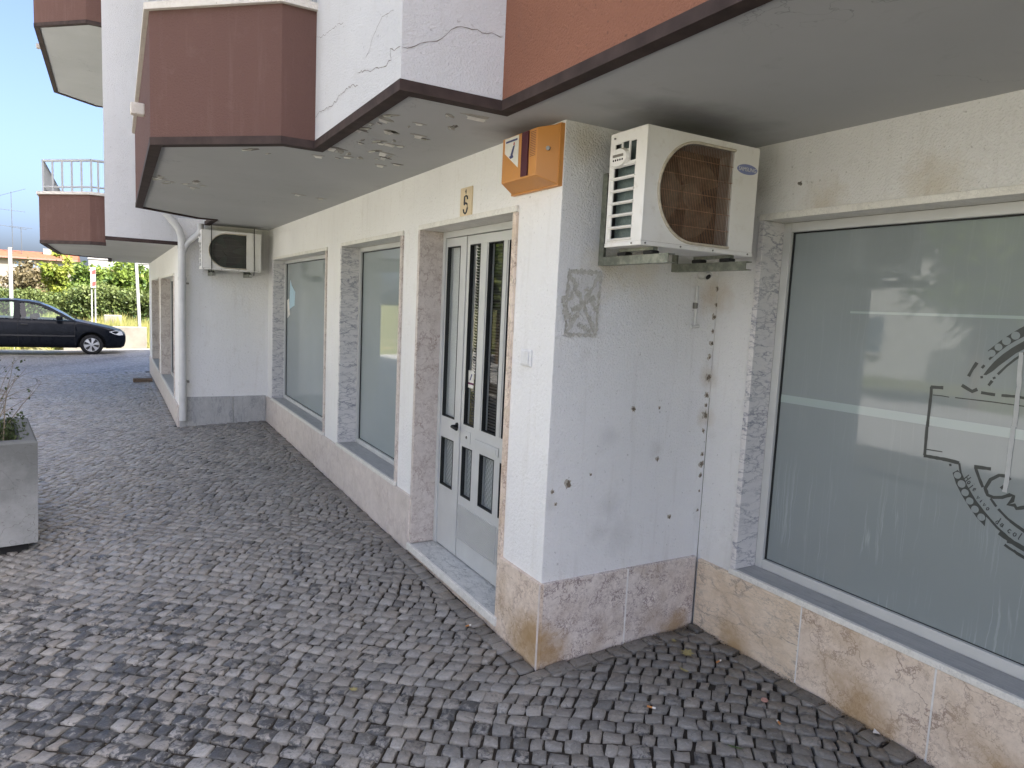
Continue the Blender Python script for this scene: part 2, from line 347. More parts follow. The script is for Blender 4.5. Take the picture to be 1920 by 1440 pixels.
M_RAIL = plain('painted_rail', (.40, .405, .40), .45, .4)
M_MAROON = plain('maroon_strip', (.14, .03, .09), .5, .3)

# ------------------------------------------------------------------ mesh helpers
class MB:
    def __init__(s): s.v = []; s.f = []; s.sm = []
    def add(s, vs, fs, smooth=False):
        o = len(s.v); s.v += [tuple(map(float, v)) for v in vs]
        for f in fs: s.f.append(tuple(o+i for i in f)); s.sm.append(smooth)
        return s
    def box(s, x0, x1, y0, y1, z0, z1, bev=0.0):
        if x0 > x1: x0, x1 = x1, x0
        if y0 > y1: y0, y1 = y1, y0
        if z0 > z1: z0, z1 = z1, z0
        if bev <= 0:
            return s.add([(x, y, z) for z in (z0, z1) for y in (y0, y1) for x in (x0, x1)],
                         [(0, 2, 3, 1), (4, 5, 7, 6), (0, 1, 5, 4), (2, 6, 7, 3), (0, 4, 6, 2), (1, 3, 7, 5)])
        bm = bmesh.new(); bmesh.ops.create_cube(bm, size=1.0)
        for v in bm.verts: v.co = Vector((x0+(v.co.x+.5)*(x1-x0), y0+(v.co.y+.5)*(y1-y0), z0+(v.co.z+.5)*(z1-z0)))
        bmesh.ops.bevel(bm, geom=list(bm.edges), offset=min(bev, .45*min(x1-x0, y1-y0, z1-z0)), segments=2, profile=.5, affect='EDGES')
        bm.verts.ensure_lookup_table(); bm.verts.index_update()
        s.add([v.co for v in bm.verts], [[v.index for v in f.verts] for f in bm.faces]); bm.free(); return s
    def prism(s, poly, lo, hi, axis='z', smooth=False):
        """polygon in the plane across `axis`, extruded lo..hi. x:(y,z) y:(x,z) z:(x,y)"""
        def P(p, h): return {'z': (p[0], p[1], h), 'y': (p[0], h, p[1]), 'x': (h, p[0], p[1])}[axis]
        n = len(poly); vs = [P(p, lo) for p in poly]+[P(p, hi) for p in poly]
        fs = [tuple(range(n))[::-1], tuple(range(n, 2*n))]
        s.add(vs, fs+[(i, (i+1) % n, n+(i+1) % n, n+i) for i in range(n)], smooth); return s
    def tube(s, pts, r, seg=10, cap=True, smooth=True):
        pts = [Vector(p) for p in pts]; rs = r if isinstance(r, (list, tuple)) else [r]*len(pts)
        rings = []; up = Vector((.123, .27, .955)).normalized()
        for i, p in enumerate(pts):
            d = (pts[min(i+1, len(pts)-1)]-pts[max(i-1, 0)]).normalized()
            a_ = d.cross(up)
            if a_.length < .1: a_ = d.cross(Vector((1, 0, 0)))
            a_.normalize(); b_ = d.cross(a_)
            rings.append([p+(a_*math.cos(2*math.pi*k/seg)+b_*math.sin(2*math.pi*k/seg))*rs[i] for k in range(seg)])
        vs = [v for q in rings for v in q]; fs = []
        for i in range(len(pts)-1):
            for k in range(seg):
                fs.append((i*seg+k, i*seg+(k+1) % seg, (i+1)*seg+(k+1) % seg, (i+1)*seg+k))
        o = len(s.f); s.add(vs, fs, smooth)
        if cap: s.add(rings[0], [tuple(range(seg))]); s.add(rings[-1], [tuple(range(seg))[::-1]])
        return s
    def disc(s, c, n, r, seg=24, rx=None):
        n = Vector(n).normalized(); a_ = n.cross(Vector((0, 0, 1)));
        if a_.length < .1: a_ = Vector((1, 0, 0))
        a_.normalize(); b_ = n.cross(a_); c = Vector(c)
        s.add([c+a_*math.cos(2*math.pi*k/seg)*(rx or r)+b_*math.sin(2*math.pi*k/seg)*r for k in range(seg)], [tuple(range(seg))]); return s
    def build(s, name, mat, parent=None):
        me = bpy.data.meshes.new(name); me.from_pydata(s.v, [], s.f)
        me.polygons.foreach_set('use_smooth', s.sm); me.materials.append(mat); me.update()
        bm = bmesh.new(); bm.from_mesh(me); bmesh.ops.recalc_face_normals(bm, faces=bm.faces); bm.to_mesh(me); bm.free()
        o = bpy.data.objects.new(name, me); COL.objects.link(o)
        if parent: par(o, parent)
        return o

def wloc(o):
    v = Vector(o.location)
    return v + (wloc(o.parent) if o.parent else Vector((0, 0, 0))) if o.parent is None or True else v
def par(o, p):
    """child given in world coordinates -> child of p (parents only ever translate)"""
    o.parent = p; base = Vector((0, 0, 0)); q = p
    while q: base += Vector(q.location); q = q.parent
    o.location = Vector(o.location)-base
def empty(name, loc, parent=None):
    o = bpy.data.objects.new(name, None); COL.objects.link(o); o.location = loc; o.empty_display_size = .1
    if parent: par(o, parent)
    return o
def tag(o, label=None, cat=None, group=None, kind=None):
    if label: o['label'] = label
    if cat: o['category'] = cat
    if group: o['group'] = group
    if kind: o['kind'] = kind
    return o
def B(x0, x1, y0, y1, z0, z1, name, mat, parent=None, bev=0.0):
    return MB().box(x0, x1, y0, y1, z0, z1, bev).build(name, mat, parent)

def npmesh(name, verts, loops_per_face, faces, mat, parent=None, attrs=None, smooth=False):
    """fast mesh from numpy; faces (n,k) index array of equal arity (or list of arrays)"""
    me = bpy.data.meshes.new(name)
    fl = faces if isinstance(faces, list) else [faces]
    tot = np.concatenate([np.full(len(f), f.shape[1]) for f in fl]); idx = np.concatenate([f.ravel() for f in fl])
    me.vertices.add(len(verts)); me.vertices.foreach_set('co', np.asarray(verts, np.float32).ravel())
    me.loops.add(len(idx)); me.loops.foreach_set('vertex_index', idx.astype(np.int32))
    me.polygons.add(len(tot)); st = np.concatenate([[0], np.cumsum(tot)[:-1]])
    me.polygons.foreach_set('loop_start', st.astype(np.int32)); me.polygons.foreach_set('loop_total', tot.astype(np.int32))
    if smooth: me.polygons.foreach_set('use_smooth', np.ones(len(tot), bool))
    for k, v in (attrs or {}).items():
        at = me.attributes.new(k, 'FLOAT', 'POINT'); at.data.foreach_set('value', np.asarray(v, np.float32))
    me.materials.append(mat); me.update(calc_edges=True); me.validate()
    o = bpy.data.objects.new(name, me); COL.objects.link(o)
    if parent: par(o, parent)
    return o

# ------------------------------------------------------------------ ground
_GY = [-60, -30, 0, 6.4, 9, 12.4, 20, 24, 40, 60, 120, 400, 1500]; _GZ = [-.25, -.2, 0, .075, .06, 0, -.17, -.26, -.45, -.8, -3.2, -6, -6]
def gz(x, y): return np.interp(y, _GY, _GZ)+.033*np.clip(x, -3, 1)
D, L, E_, HP, HC = .947, 6.358, .988, .383, 2.385
def sheet(name, xs, ys, dz, mat, hole=None):
    X, Y = np.meshgrid(xs, ys); Z = gz(X, Y)+dz; n = len(xs)
    vs = np.stack([X.ravel(), Y.ravel(), Z.ravel()], 1); fs = []
    for j in range(len(ys)-1):
        for i in range(n-1):
            fs.append((j*n+i, j*n+i+1, (j+1)*n+i+1, (j+1)*n+i))
    o = npmesh(name, vs, 4, np.array(fs), mat, None, None, True); return tag(o, kind='structure')
ground = sheet('ground', [-900, -300, -100, -40, -20, -10, -3, 1, 15, 40, 100, 300, 900], [-700, -200, -60, -30, -10, 0, 3, 6.4, 9, 12.4, 16, 20, 24, 30, 40, 60, 90, 120, 200, 400, 1500], -.16, M_GRASSG)
pavement = sheet('pavement', [-5.2, -4, -3, -2, -1, 0, 1.2], [-14, -6, -3, -1.5, 0, 2, 4, 6.4, 9, 12.4, 13.6], -.0125, M_JOINT)
plaza = sheet('forecourt', [-6.2, -5, -4, -3, -2, -1, 0, 1, 4, 9], [13.6, 15, 17, 20, 22.2, 22.6], -.004, M_FARSETT)
road = sheet('road', [-12.5, -9, -5.35], [-60, -30, -10, 0, 6.4, 9, 12.4, 20, 24, 40, 60], -.13, M_ASPH)
kerb = MB()
for y0, y1 in zip(_GY[1:8], _GY[2:9]):
    if y1 > 24: continue
    y0 = max(y0, -14)
    a0, a1 = float(gz(-5.2, y0)), float(gz(-5.2, y1))
    kerb.add([(-5.35, y0, a0-.2), (-5.2, y0, a0-.2), (-5.2, y0, a0), (-5.35, y0, a0), (-5.35, y1, a1-.2), (-5.2, y1, a1-.2), (-5.2, y1, a1), (-5.35, y1, a1)],
             [(0, 1, 2, 3), (4, 7, 6, 5), (0, 4, 5, 1), (3, 2, 6, 7), (0, 3, 7, 4), (1, 5, 6, 2)])
tag(kerb.build('kerb', M_KERB), kind='structure')

# ---- setts: diagonal rows of hand-cut limestone, each one its own block
def make_setts():
    th = R(-41); e1 = np.array([math.cos(th), math.sin(th)]); e2 = np.array([-e1[1], e1[0]])
    pitch = .067; bd = .088
    quads = []
    A0, A1, B0, B1 = -14, 9, -8, 14
    k = B0
    rows = int((B1-B0)/pitch)
    for r_ in range(rows):
        b = B0+r_*pitch
        n = int((A1-A0)/.062)+40
        ww = rng.uniform(.050, .083, n); aa = A0+np.cumsum(ww)-rng.uniform(0, .08)
        a0, a1 = aa[:-1], aa[1:]
        c = np.stack([np.stack([a0, np.full_like(a0, b)], 1), np.stack([a1, np.full_like(a0, b)], 1), np.stack([a1, np.full_like(a0, b+pitch)], 1), np.stack([a0, np.full_like(a0, b+pitch)], 1)], 1)
        quads.append(c)
    Q = np.concatenate(quads)                       # (n,4,2) in (a,b)
    # gentle waviness of the rows
    wv = .05*np.sin(Q[..., 0]*1.15+.4)+.028*np.sin(Q[..., 0]*2.9+Q[..., 1]*1.3)+.035*np.sin(Q[..., 1]*1.6)
    Q[..., 1] += wv; Q[..., 0] += .04*np.sin(Q[..., 1]*1.4+1.0)+.02*np.sin(Q[..., 1]*5.1)
    W = Q[..., :1]*e1+Q[..., 1:]*e2
    c = W.mean(1)
    x, y = c[:, 0], c[:, 1]
    keep = (x > -4.6) & (x < D-bd+.008) & (y > -2.3) & (y < 13.55) & (x > -3.3-.10*np.maximum(y, 0))
    keep &= ~((x > -bd+.008) & (y > -bd+.008)) & ~((x > -E_-bd+.008) & (y > L-bd+.008))
    W = W[keep]
    # squeeze corners that cross into the border course
    g = .004
    xx, yy = W[..., 0], W[..., 1]
    near = W.mean(1)
    inA = (near[:, 1] > 0)[:, None] & (near[:, 1] < L-bd)[:, None]
    xx[:] = np.where(inA & (xx > -bd-g), -bd-g, xx)
    inS = (near[:, 0] > -bd)[:, None]
    yy[:] = np.where(inS & (yy > -bd-g), -bd-g, yy)
    xx[:] = np.where(xx > D-bd-g, D-bd-g, xx)
    far = (near[:, 1] >= L-bd)[:, None]
    xx[:] = np.where(far & (xx > -E_-bd-g), -E_-bd-g, xx)
    mid = ((near[:, 0] > -E_-bd) & (near[:, 1] < L))[:, None] & (near[:, 1] > 3)[:, None]
    yy[:] = np.where(mid & (yy > L-bd-g), L-bd-g, yy)
    # border course along the walls
    bord = []
    def course(p0, p1, nrm):
        p0 = np.array(p0, float); p1 = np.array(p1, float); d = p1-p0; ln = np.linalg.norm(d); d /= ln; n_ = np.array(nrm, float); s_ = 0
        while s_ < ln-.03:
            wd = min(rng.uniform(.085, .13), ln-s_)
            bord.append([p0+d*s_, p0+d*(s_+wd), p0+d*(s_+wd)+n_*bd, p0+d*s_+n_*bd]); s_ += wd
    course((-.024, -.02), (-.024, L-.022), (-1, 0)); course((-.024-bd, -.024), (D-.024, -.024), (0, -1)); course((D-.024, -.024-bd), (D-.024, -2.3), (-1, 0))
    course((-E_-.022, L), (-E_-.022, 13.3), (-1, 0)); course((-E_-.022-bd, L-.022), (-.024-bd, L-.022), (0, -1))
    W = np.concatenate([W, np.array(bord)])
    n = len(W); ctr = W.mean(1, keepdims=True)
    area = .5*np.abs((W[:, 0, 0]-W[:, 2, 0])*(W[:, 1, 1]-W[:, 3, 1])-(W[:, 1, 0]-W[:, 3, 0])*(W[:, 0, 1]-W[:, 2, 1]))
    ok = area > .0007; W = W[ok]; ctr = ctr[ok]; n = len(W)
    gap = rng.uniform(.0034, .0068, (n, 1, 1))
    vec = W-ctr; ln = np.linalg.norm(vec, axis=2, keepdims=True)
    W = ctr+vec*(1-gap*1.35/np.maximum(ln, .02)) + rng.normal(0, .0036, W.shape)
    # octagonal outline: corners cut back a little, edge midpoints pushed about
    nx = np.roll(W, -1, axis=1); m = (W+nx)/2+rng.normal(0, .0026, W.shape)
    cor = ctr+(W-ctr)*rng.uniform(0.963, 1.0, (n, 4, 1))
    O = np.empty((n, 8, 2)); O[:, 0::2] = cor; O[:, 1::2] = m
    c2 = ctr[:, 0]; zc = gz(c2[:, 0], c2[:, 1])+rng.normal(0, .0016, n)
    tilt = rng.normal(0, .045, (n, 2))
    def zat(P, dz): return zc[:, None]+((P-ctr)*tilt[:, None, :]).sum(2)+dz
    T = ctr+(O-ctr)*rng.uniform(.84, .96, (n, 8, 1)); 
    dome = rng.uniform(-.0018, .0010, (n, 8))
    V = np.concatenate([np.dstack([O, zat(O, -.022)]), np.dstack([O, zat(O, -.0030)]), np.dstack([T, zat(T, 0)+dome])], 1)   # n,24,3
    i = np.arange(8); j = (i+1) % 8
    q1 = np.stack([i, j, 8+j, 8+i], 1); q2 = np.stack([8+i, 8+j, 16+j, 16+i], 1)
    quad = np.concatenate([q1, q2]); top = (16+i)[None]
    # colours
    X, Y = c2[:, 0], c2[:, 1]
    def bl(cx, cy, sx, sy): return np.exp(-((X-cx)/sx)**2-((Y-cy)/sy)**2)
    st = 1.0*bl(-2.15, .80, .62, .95)+.6*bl(-1.30, -.05, .55, .55)+.35*bl(-1.35, 1.0, .5, .6)
    st = np.clip(st*.85+rng.normal(0, .24, n)+.12, 0, 1); st = np.where(rng.random(n) < .22, st*.2, st)
    tone = np.clip(rng.normal(.55, .24, n)-.30*np.clip((X+.05)/.6, 0, 1)*(Y < .0)-.12*np.clip((X+.45)/.4, 0, 1)*(Y > 0), 0, 1)
    grime = np.clip(.75*np.exp(-np.minimum(np.abs(X+.06)+9*(Y < -.1), np.minimum(np.abs(Y+.08)+9*(X < -.1), np.abs(D-X)+9*(Y > 0)))/.11)*rng.uniform(.5, 1.1, n)+.45*np.clip((X-.0)/.7, 0, 1)*(Y < .05), 0, 1)
    hue = np.clip(rng.normal(.35, .3, n), 0, 1)
    # the 300 that show largest
    def px(P):
        d = P-CAM; z = d@_f; return np.stack([960+FPX*(d@CR)/z, 720-FPX*(d@CU)/z], -1), z
    pp, z = px(V[:, 16:24].reshape(-1, 3)); pp = pp.reshape(n, 8, 2); z = z.reshape(n, 8)
    ar = .5*np.abs((pp[..., 0]*np.roll(pp[..., 1], -1, 1)-np.roll(pp[..., 0], -1, 1)*pp[..., 1]).sum(1))
    inside = ((pp > 0).all((1, 2)) & (pp[..., 0] < 1920).all(1) & (pp[..., 1] < 1440).all(1) & (z > .3).all(1))
    score = np.where(inside, ar, 0); order = np.argsort(-score); big = order[:300]; rest = np.setdiff1d(np.arange(n), big)
    def fc(k): off = (np.arange(k)*24)[:, None, None]; return [(quad[None]+off).reshape(-1, 4), (top[None]+off).reshape(-1, 8)]
    at = lambda s: {'tone': np.repeat(tone[s], 24), 'stain': np.repeat(st[s], 24), 'grime': np.repeat(grime[s], 24), 'hue': np.repeat(hue[s], 24)}
    for s in big:
        ce = V[s].mean(0); o = npmesh('cobblestone', V[s]-ce, 0, fc(1), M_SETT, None, at([s])); o.location = ce; par(o, pavement)
    o = npmesh('cobblestones', V[rest].reshape(-1, 3), 0, fc(len(rest)), M_SETT, pavement, at(rest)); tag(o, kind='stuff')
    print('setts', n)
make_setts()

# ------------------------------------------------------------------ walls with openings
def wall(name, mat, parent, axis, plane, back, us, zs, holes):
    """axis 'x': wall in plane x=plane, u=y ; axis 'y': plane y=plane, u=x"""
    us = sorted(set(us+[h[i] for h in holes for i in (0, 1)])); zs = sorted(set(zs+[h[i] for h in holes for i in (2, 3)]))
    nu, nz = len(us)-1, len(zs)-1
    def solid(i, j):
        if i < 0 or j < 0 or i >= nu or j >= nz: return False
        u = (us[i]+us[i+1])/2; z = (zs[j]+zs[j+1])/2
        return not any(h[0] < u < h[1] and h[2] < z < h[3] for h in holes)
    P = (lambda p, u, z: (p, u, z)) if axis == 'x' else (lambda p, u, z: (u, p, z))
    mb = MB()
    for i in range(nu):
        for j in range(nz):
            if not solid(i, j): continue
            a, b, c, d = us[i], us[i+1], zs[j], zs[j+1]
            for p in (plane, back): mb.add([P(p, a, c), P(p, b, c), P(p, b, d), P(p, a, d)], [(0, 1, 2, 3)])
            if not solid(i-1, j): mb.add([P(plane, a, c), P(back, a, c), P(back, a, d), P(plane, a, d)], [(0, 1, 2, 3)])
            if not solid(i+1, j): mb.add([P(plane, b, c), P(back, b, c), P(back, b, d), P(plane, b, d)], [(0, 1, 2, 3)])
            if not solid(i, j-1): mb.add([P(plane, a, c), P(back, a, c), P(back, b, c), P(plane, b, c)], [(0, 1, 2, 3)])
            if not solid(i, j+1): mb.add([P(plane, a, d), P(back, a, d), P(back, b, d), P(plane, b, d)], [(0, 1, 2, 3)])
    me = mb.build(name, mat)
    bm = bmesh.new(); bm.from_mesh(me.data); bmesh.ops.remove_doubles(bm, verts=bm.verts, dist=1e-5); bmesh.ops.recalc_face_normals(bm, faces=bm.faces); bm.to_mesh(me.data); bm.free()
    if parent: par(me, parent)
    return me

bld = empty('apartment_building', (0, 0, 0))
tag(bld, 'white rendered apartment building with door number 5 and terracotta balconies over the pavement', 'building')
xh = lambda h: (h[0]-.033, h[1]+.029, h[2]-.001, h[3]+.029)
DOOR = (.392, 1.525, -.2, 2.042); W1 = (1.86, 3.205, .375, 2.030); W2 = (3.71, 6.0, .375, 2.020)
wall('wall', M_WALLF, bld, 'x', 0.0, .28, [0.004, 6.358], [-.3, HC+.05], [(DOOR[0]-.033, DOOR[1]+.029, -.2, DOOR[3]+.029), xh(W1), xh(W2)])
wall('wall', M_WALL, bld, 'y', 0.003, .28, [0.003, D], [-.3, HC+.05], [])
W3 = (-3.0, -.26, .375, 2.046)
wall('wall', M_WALL, bld, 'x', D, D+.28, [-8.8, 0.0], [-.3, HC+.05], [xh(W3)])
wall('wall', M_WALLF, bld, 'y', L, L+.25, [-E_, 0.0], [-.3, HC+.05], [])

# plinth panels
def plinth(axis, plane, out, cuts, mats, top=HP, gap=.0028):
    for (u0, u1), m in zip(zip(cuts[:-1], cuts[1:]), mats):
        a0, a1 = u0+gap, u1-gap
        mb = MB()
        if axis == 'x': mb.box(plane+out, plane-.004*np.sign(out), a0, a1, -.25, top, .003)
        else: mb.box(a0, a1, plane+out, plane-.004*np.sign(out), -.25, top, .003)
        mb.build('plinth_panel', m, bld)
plinth('x', 0.0, -.02, [1.552, 1.95, 3.52, 5.06, 5.72, 6.338], [M_CREAM, M_CREAM, M_CREAM, M_CREAM, M_CREAM], .372)
plinth('x', 0.0, -.02, [-.0185, .362], [M_PINK], HP)
plinth('y', 0.003, -.02, [-.001, .478, D-.0212], [M_PINK2, M_PINK2], HP)
plinth('x', D, -.02, [-.021, -.643, -1.212, -1.9, -2.7][::-1], [M_PINK, M_PINK, M_PINK, M_PINK3], .372)
plinth('x', D, -.02, [-8.8, -2.7], [M_PINK], .372)
plinth('y', L, -.02, [-E_-.0, -.40, -.022], [M_GREYM, M_GREYM], HP)
B(.4745, .4815, -.0193, -.004, -.2, HP-.002, 'grout_line', M_GROUT, bld)
B(D-.0193, D-.004, -.6465, -.6395, -.2, .37, 'grout_line', M_GROUT, bld)
B(D-.0193, D-.004, -1.2155, -1.2085, -.2, .37, 'grout_line', M_GROUT, bld)
# pale mitred corner strip at the street corner
B(-.0225, -.0195, -.0215, -.010, -.2, HP+.001, 'corner_strip', M_CREAM, bld)

# windows with marble surrounds
def xwindow(y0, y1, z0, z1, xf, depth, m_far, m_near, m_pane, name, frame_w=.035, sill=True):
    """opening in a wall x=xf, y0<y1; reveal goes to xf+depth"""
    wd = empty(name, (xf, (y0+y1)/2, z0), bld)
    MB().box(xf-.014, xf+depth+.03, y1, y1+.03, z0+.025, z1, .002).build('jamb', m_far, wd)
    MB().box(xf-.014, xf+depth+.03, y0-.034, y0, z0+.025, z1, .002).build('jamb', m_near, wd)
    MB().box(xf-.014, xf+depth+.03, y0-.034, y1+.03, z1+.0008, z1+.03, .002).build('lintel_slab', M_SILLE, wd)
    MB().box(xf-.004, xf+depth+.03, y0-.034, y1+.03, z0-.002, z0+.0242).build('sill', M_SILL, wd)
    MB().box(xf-.026, xf-.0045, y0-.034, y1+.03, z0-.002, z0+.0248, .003).build('sill_edge', M_SILLE, wd)
    fx = xf+depth
    fr = MB(); zb, zt = z0+.025, z1-.0008
    fr.box(fx-.03, fx+.03, y0+.0008, y0+frame_w, zb, zt, .003); fr.box(fx-.03, fx+.03, y1-frame_w, y1-.0008, zb, zt, .003)
    fr.box(fx-.0295, fx+.0295, y0+frame_w+.0005, y1-frame_w-.0005, zt-frame_w, zt, .003); fr.box(fx-.0295, fx+.0295, y0+frame_w+.0005, y1-frame_w-.0005, zb, zb+frame_w*1.1, .003)
    fr.build('frame', M_ALU, wd)
    gk = MB(); i = frame_w
    for a in ((y0+i, y0+i+.006, zb+i, zt-i), (y1-i-.006, y1-i, zb+i, zt-i), (y0+i, y1-i, zt-i-.006, zt-i), (y0+i, y1-i, zb+i, zb+i+.005)):
        gk.box(fx-.012, fx+.010, a[0]-.0004, a[1]+.0004, a[2], a[3])
    gk.build('gasket', M_GASKET, wd)
    MB().box(fx-.004, fx+.004, y0+i-.008, y1-i+.008, zb+i-.008, zt-i+.008).build('pane', m_pane, wd)
    return wd
w1 = xwindow(*W1, 0.0, .165, M_VEIN, M_JAMBP, M_FILM2, 'window')
w2 = xwindow(*W2, 0.0, .145, M_VEIN, M_JAMBP, M_FILM2, 'window')
w3 = xwindow(*W3, D, .15, M_VEIN, M_VEIN, M_FILM, 'shop_window', .042)
# marble joint seams in jambs
# paper notes on the far pane
gx = .145-.0052
tag(MB().add([(gx, 5.955, 1.42), (gx, 5.86, 1.44), (gx, 5.80, 1.80), (gx, 5.72, 1.73), (gx, 5.55, 1.66), (gx, 5.57, 1.51), (gx, 5.78, 1.47)], [(1, 6, 5, 4, 3, 2)]).build('paper_note', M_PAPERB, w2))
MB().add([(gx-.0006, 5.962, 1.56), (gx-.0006, 5.86, 1.585), (gx-.0006, 5.80, 1.40), (gx-.0006, 5.93, 1.35)], [(0, 1, 2, 3)]).build('paper_note', M_STICK, w2)

# shop window film print
LOGO_POLY=[[(-1.1738,1.5238),(-1.1945,1.5453),(-1.2182,1.5693),(-1.2461,1.5932),(-1.2672,1.6098),(-1.2842,1.6208),(-1.2882,1.5853),(-1.2606,1.5668),(-1.2349,1.5469),(-1.2115,1.5227),(-1.1848,1.4912),(-1.1804,1.4975),(-1.1973,1.5203)],[(-1.1699,1.4373),(-1.1822,1.4602),(-1.2009,1.4887),(-1.2242,1.5158),(-1.2519,1.5416),(-1.2773,1.5615),(-1.2899,1.57),(-1.2931,1.542),(-1.2655,1.5231),(-1.2405,1.4975),(-1.217,1.4742),(-1.2,1.4539),(-1.1798,1.437)],[(-1.1052,1.0588),(-1.1214,1.0219),(-1.1462,0.984),(-1.1775,0.9448),(-1.2075,0.9133),(-1.2361,0.8911),(-1.2366,0.9291),(-1.2088,0.9608),(-1.1784,0.9961),(-1.1549,1.0266),(-1.1382,1.0555),(-1.1225,1.0739)]]
LOGO_HOLE=[((-1.2582,1.5843),0.0142),((-1.2318,1.5637),0.0142),((-1.2088,1.5405),0.0128),((-1.1892,1.517),0.0128),((-1.124,1.054),0.013),((-1.1416,1.0251),0.0141),((-1.1573,0.9961),0.0133),((-1.1764,0.9694),0.0133),((-1.1975,0.9439),0.0133),((-1.2214,0.921),0.0133)]
LOGO_ST=[(0.008,[(-1.2168,1.4437),(-1.2406,1.4752),(-1.2656,1.5023),(-1.2945,1.5293)]),(0.01,[(-1.1913,1.4007),(-1.2014,1.4193)]),(0.0114,[(-1.1439,1.4794),(-1.1305,1.4522),(-1.1206,1.4265)]),(0.0128,[(-1.1012,1.3911),(-1.1232,1.38),(-1.1394,1.3724),(-1.156,1.3828)]),(0.0085,[(-1.2029,1.4275),(-1.2108,1.4324)]),(0.0085,[(-1.1611,1.4269),(-1.1696,1.4292)]),(0.0085,[(-1.1623,1.4609),(-1.1697,1.4724)]),(0.0114,[(-1.1697,1.3723),(-1.1921,1.3711),(-1.2166,1.3703)]),(0.01,[(-1.237,1.3709),(-1.2848,1.3729),(-1.3124,1.3707)]),(0.0128,[(-0.9897,1.3705),(-1.0365,1.3734)]),(0.0114,[(-0.9923,1.3722),(-0.9941,1.3436),(-0.9939,1.2567),(-0.9941,1.216)]),(0.0034,[(-1.0014,1.3411),(-1.0345,1.3419),(-1.0618,1.3407)]),(0.004,[(-1.083,1.3419),(-1.2075,1.3436),(-1.3156,1.3426)]),(0.0118,[(-0.9927,1.2158),(-0.9941,1.1705),(-0.9961,1.1023)]),(0.0044,[(-0.9988,1.1276),(-1.0603,1.13)]),(0.0133,[(-0.9925,1.1015),(-1.0809,1.1034),(-1.1246,1.1008)]),(0.0081,[(-1.1247,1.1001),(-1.1337,1.0654),(-1.159,1.0203),(-1.1941,0.9749),(-1.2308,0.9381),(-1.2766,0.8981),(-1.3,0.8841),(-1.3267,0.8645),(-1.3703,0.8441)]),(0.0167,[(-1.2846,0.8828),(-1.3075,0.8724)]),(0.013,[(-1.312,0.8597),(-1.3271,0.8611)]),(0.0148,[(-1.3364,0.8589),(-1.3697,0.8491)]),(0.0093,[(-1.3059,0.8454),(-1.3189,0.8391)]),(0.0104,[(-1.3361,0.8343),(-1.3507,0.8253)]),(0.0089,[(-1.0928,1.0912),(-1.0955,1.0825)]),(0.0126,[(-1.1769,1.099),(-1.2331,1.1029)]),(0.0104,[(-1.1823,1.0948),(-1.1974,1.0624),(-1.214,1.0305)]),(0.0081,[(-1.2434,0.9971),(-1.2651,0.9728)]),(0.0089,[(-1.2721,0.9659),(-1.3028,0.9413)]),(0.0104,[(-1.3143,0.9342),(-1.363,0.9087)]),(0.0126,[(-1.2981,1.0779),(-1.2862,1.0889),(-1.2617,1.0866),(-1.2358,1.0645),(-1.2222,1.0291),(-1.2327,1.0068),(-1.2522,1.003),(-1.2796,1.0103),(-1.3025,1.0251),(-1.3147,1.0248),(-1.3122,1.0068),(-1.3004,0.9896),(-1.3212,0.9936),(-1.3284,0.9835),(-1.3533,0.9946)]),(0.0126,[(-1.2731,1.0402),(-1.2894,1.0601)]),(0.0037,[(-1.1468,1.0447),(-1.1629,1.0647)]),(0.0037,[(-1.1542,1.0378),(-1.1701,1.0577)]),(0.0037,[(-1.1549,1.0547),(-1.1622,1.0478)]),(0.0037,[(-1.1616,1.0307),(-1.1618,1.0376),(-1.1678,1.0425),(-1.1708,1.0396),(-1.1672,1.0325),(-1.1616,1.0307)]),(0.0037,[(-1.1806,1.0303),(-1.1695,1.0163),(-1.1639,1.0145)]),(0.0037,[(-1.184,1.0347),(-1.1849,1.0353)]),(0.0037,[(-1.1845,1.0178),(-1.1901,1.0142),(-1.1918,1.0203),(-1.1853,1.0188),(-1.1824,1.0111),(-1.1876,1.0097)]),(0.0037,[(-1.2025,0.9951),(-1.1987,0.984),(-1.2077,0.9905)]),(0.0037,[(-1.2162,0.983),(-1.2105,0.9736)]),(0.0037,[(-1.219,0.9869),(-1.2198,0.9873)]),(0.0037,[(-1.226,0.9744),(-1.2222,0.9633),(-1.2311,0.9699)]),(0.0037,[(-1.2351,0.952),(-1.2344,0.9583),(-1.2395,0.9625),(-1.2426,0.9597),(-1.2402,0.9533),(-1.2351,0.952)]),(0.0037,[(-1.2767,0.9151),(-1.2714,0.9114),(-1.2699,0.9178),(-1.2762,0.9241),(-1.2787,0.9202)]),(0.0037,[(-1.2845,0.9354),(-1.2748,0.9101)]),(0.0037,[(-1.2941,0.9143),(-1.2908,0.9184),(-1.2849,0.9105),(-1.2869,0.9054),(-1.2941,0.9143)]),(0.0037,[(-1.2951,0.9168),(-1.2911,0.9038)]),(0.0037,[(-1.3212,0.9012),(-1.3161,0.9049),(-1.3106,0.897),(-1.3138,0.8912),(-1.3186,0.8921)]),(0.0037,[(-1.3308,0.8838),(-1.3282,0.8908),(-1.3331,0.8974),(-1.3377,0.8953),(-1.3366,0.8871),(-1.3308,0.8838)]),(0.0037,[(-1.3548,0.9022),(-1.3459,0.8801),(-1.3477,0.8764)])]
LOGO_WHITE=[(0.0142,[(-1.2823,1.527),(-1.2835,1.4962),(-1.2841,1.46),(-1.2888,1.4086),(-1.2872,1.3823),(-1.2902,1.3043),(-1.2897,1.2674)]),(0.0148,[(-1.2874,1.267),(-1.2869,1.1637),(-1.2879,1.0736),(-1.285,1.031)])]

XG = D+.15-.0044
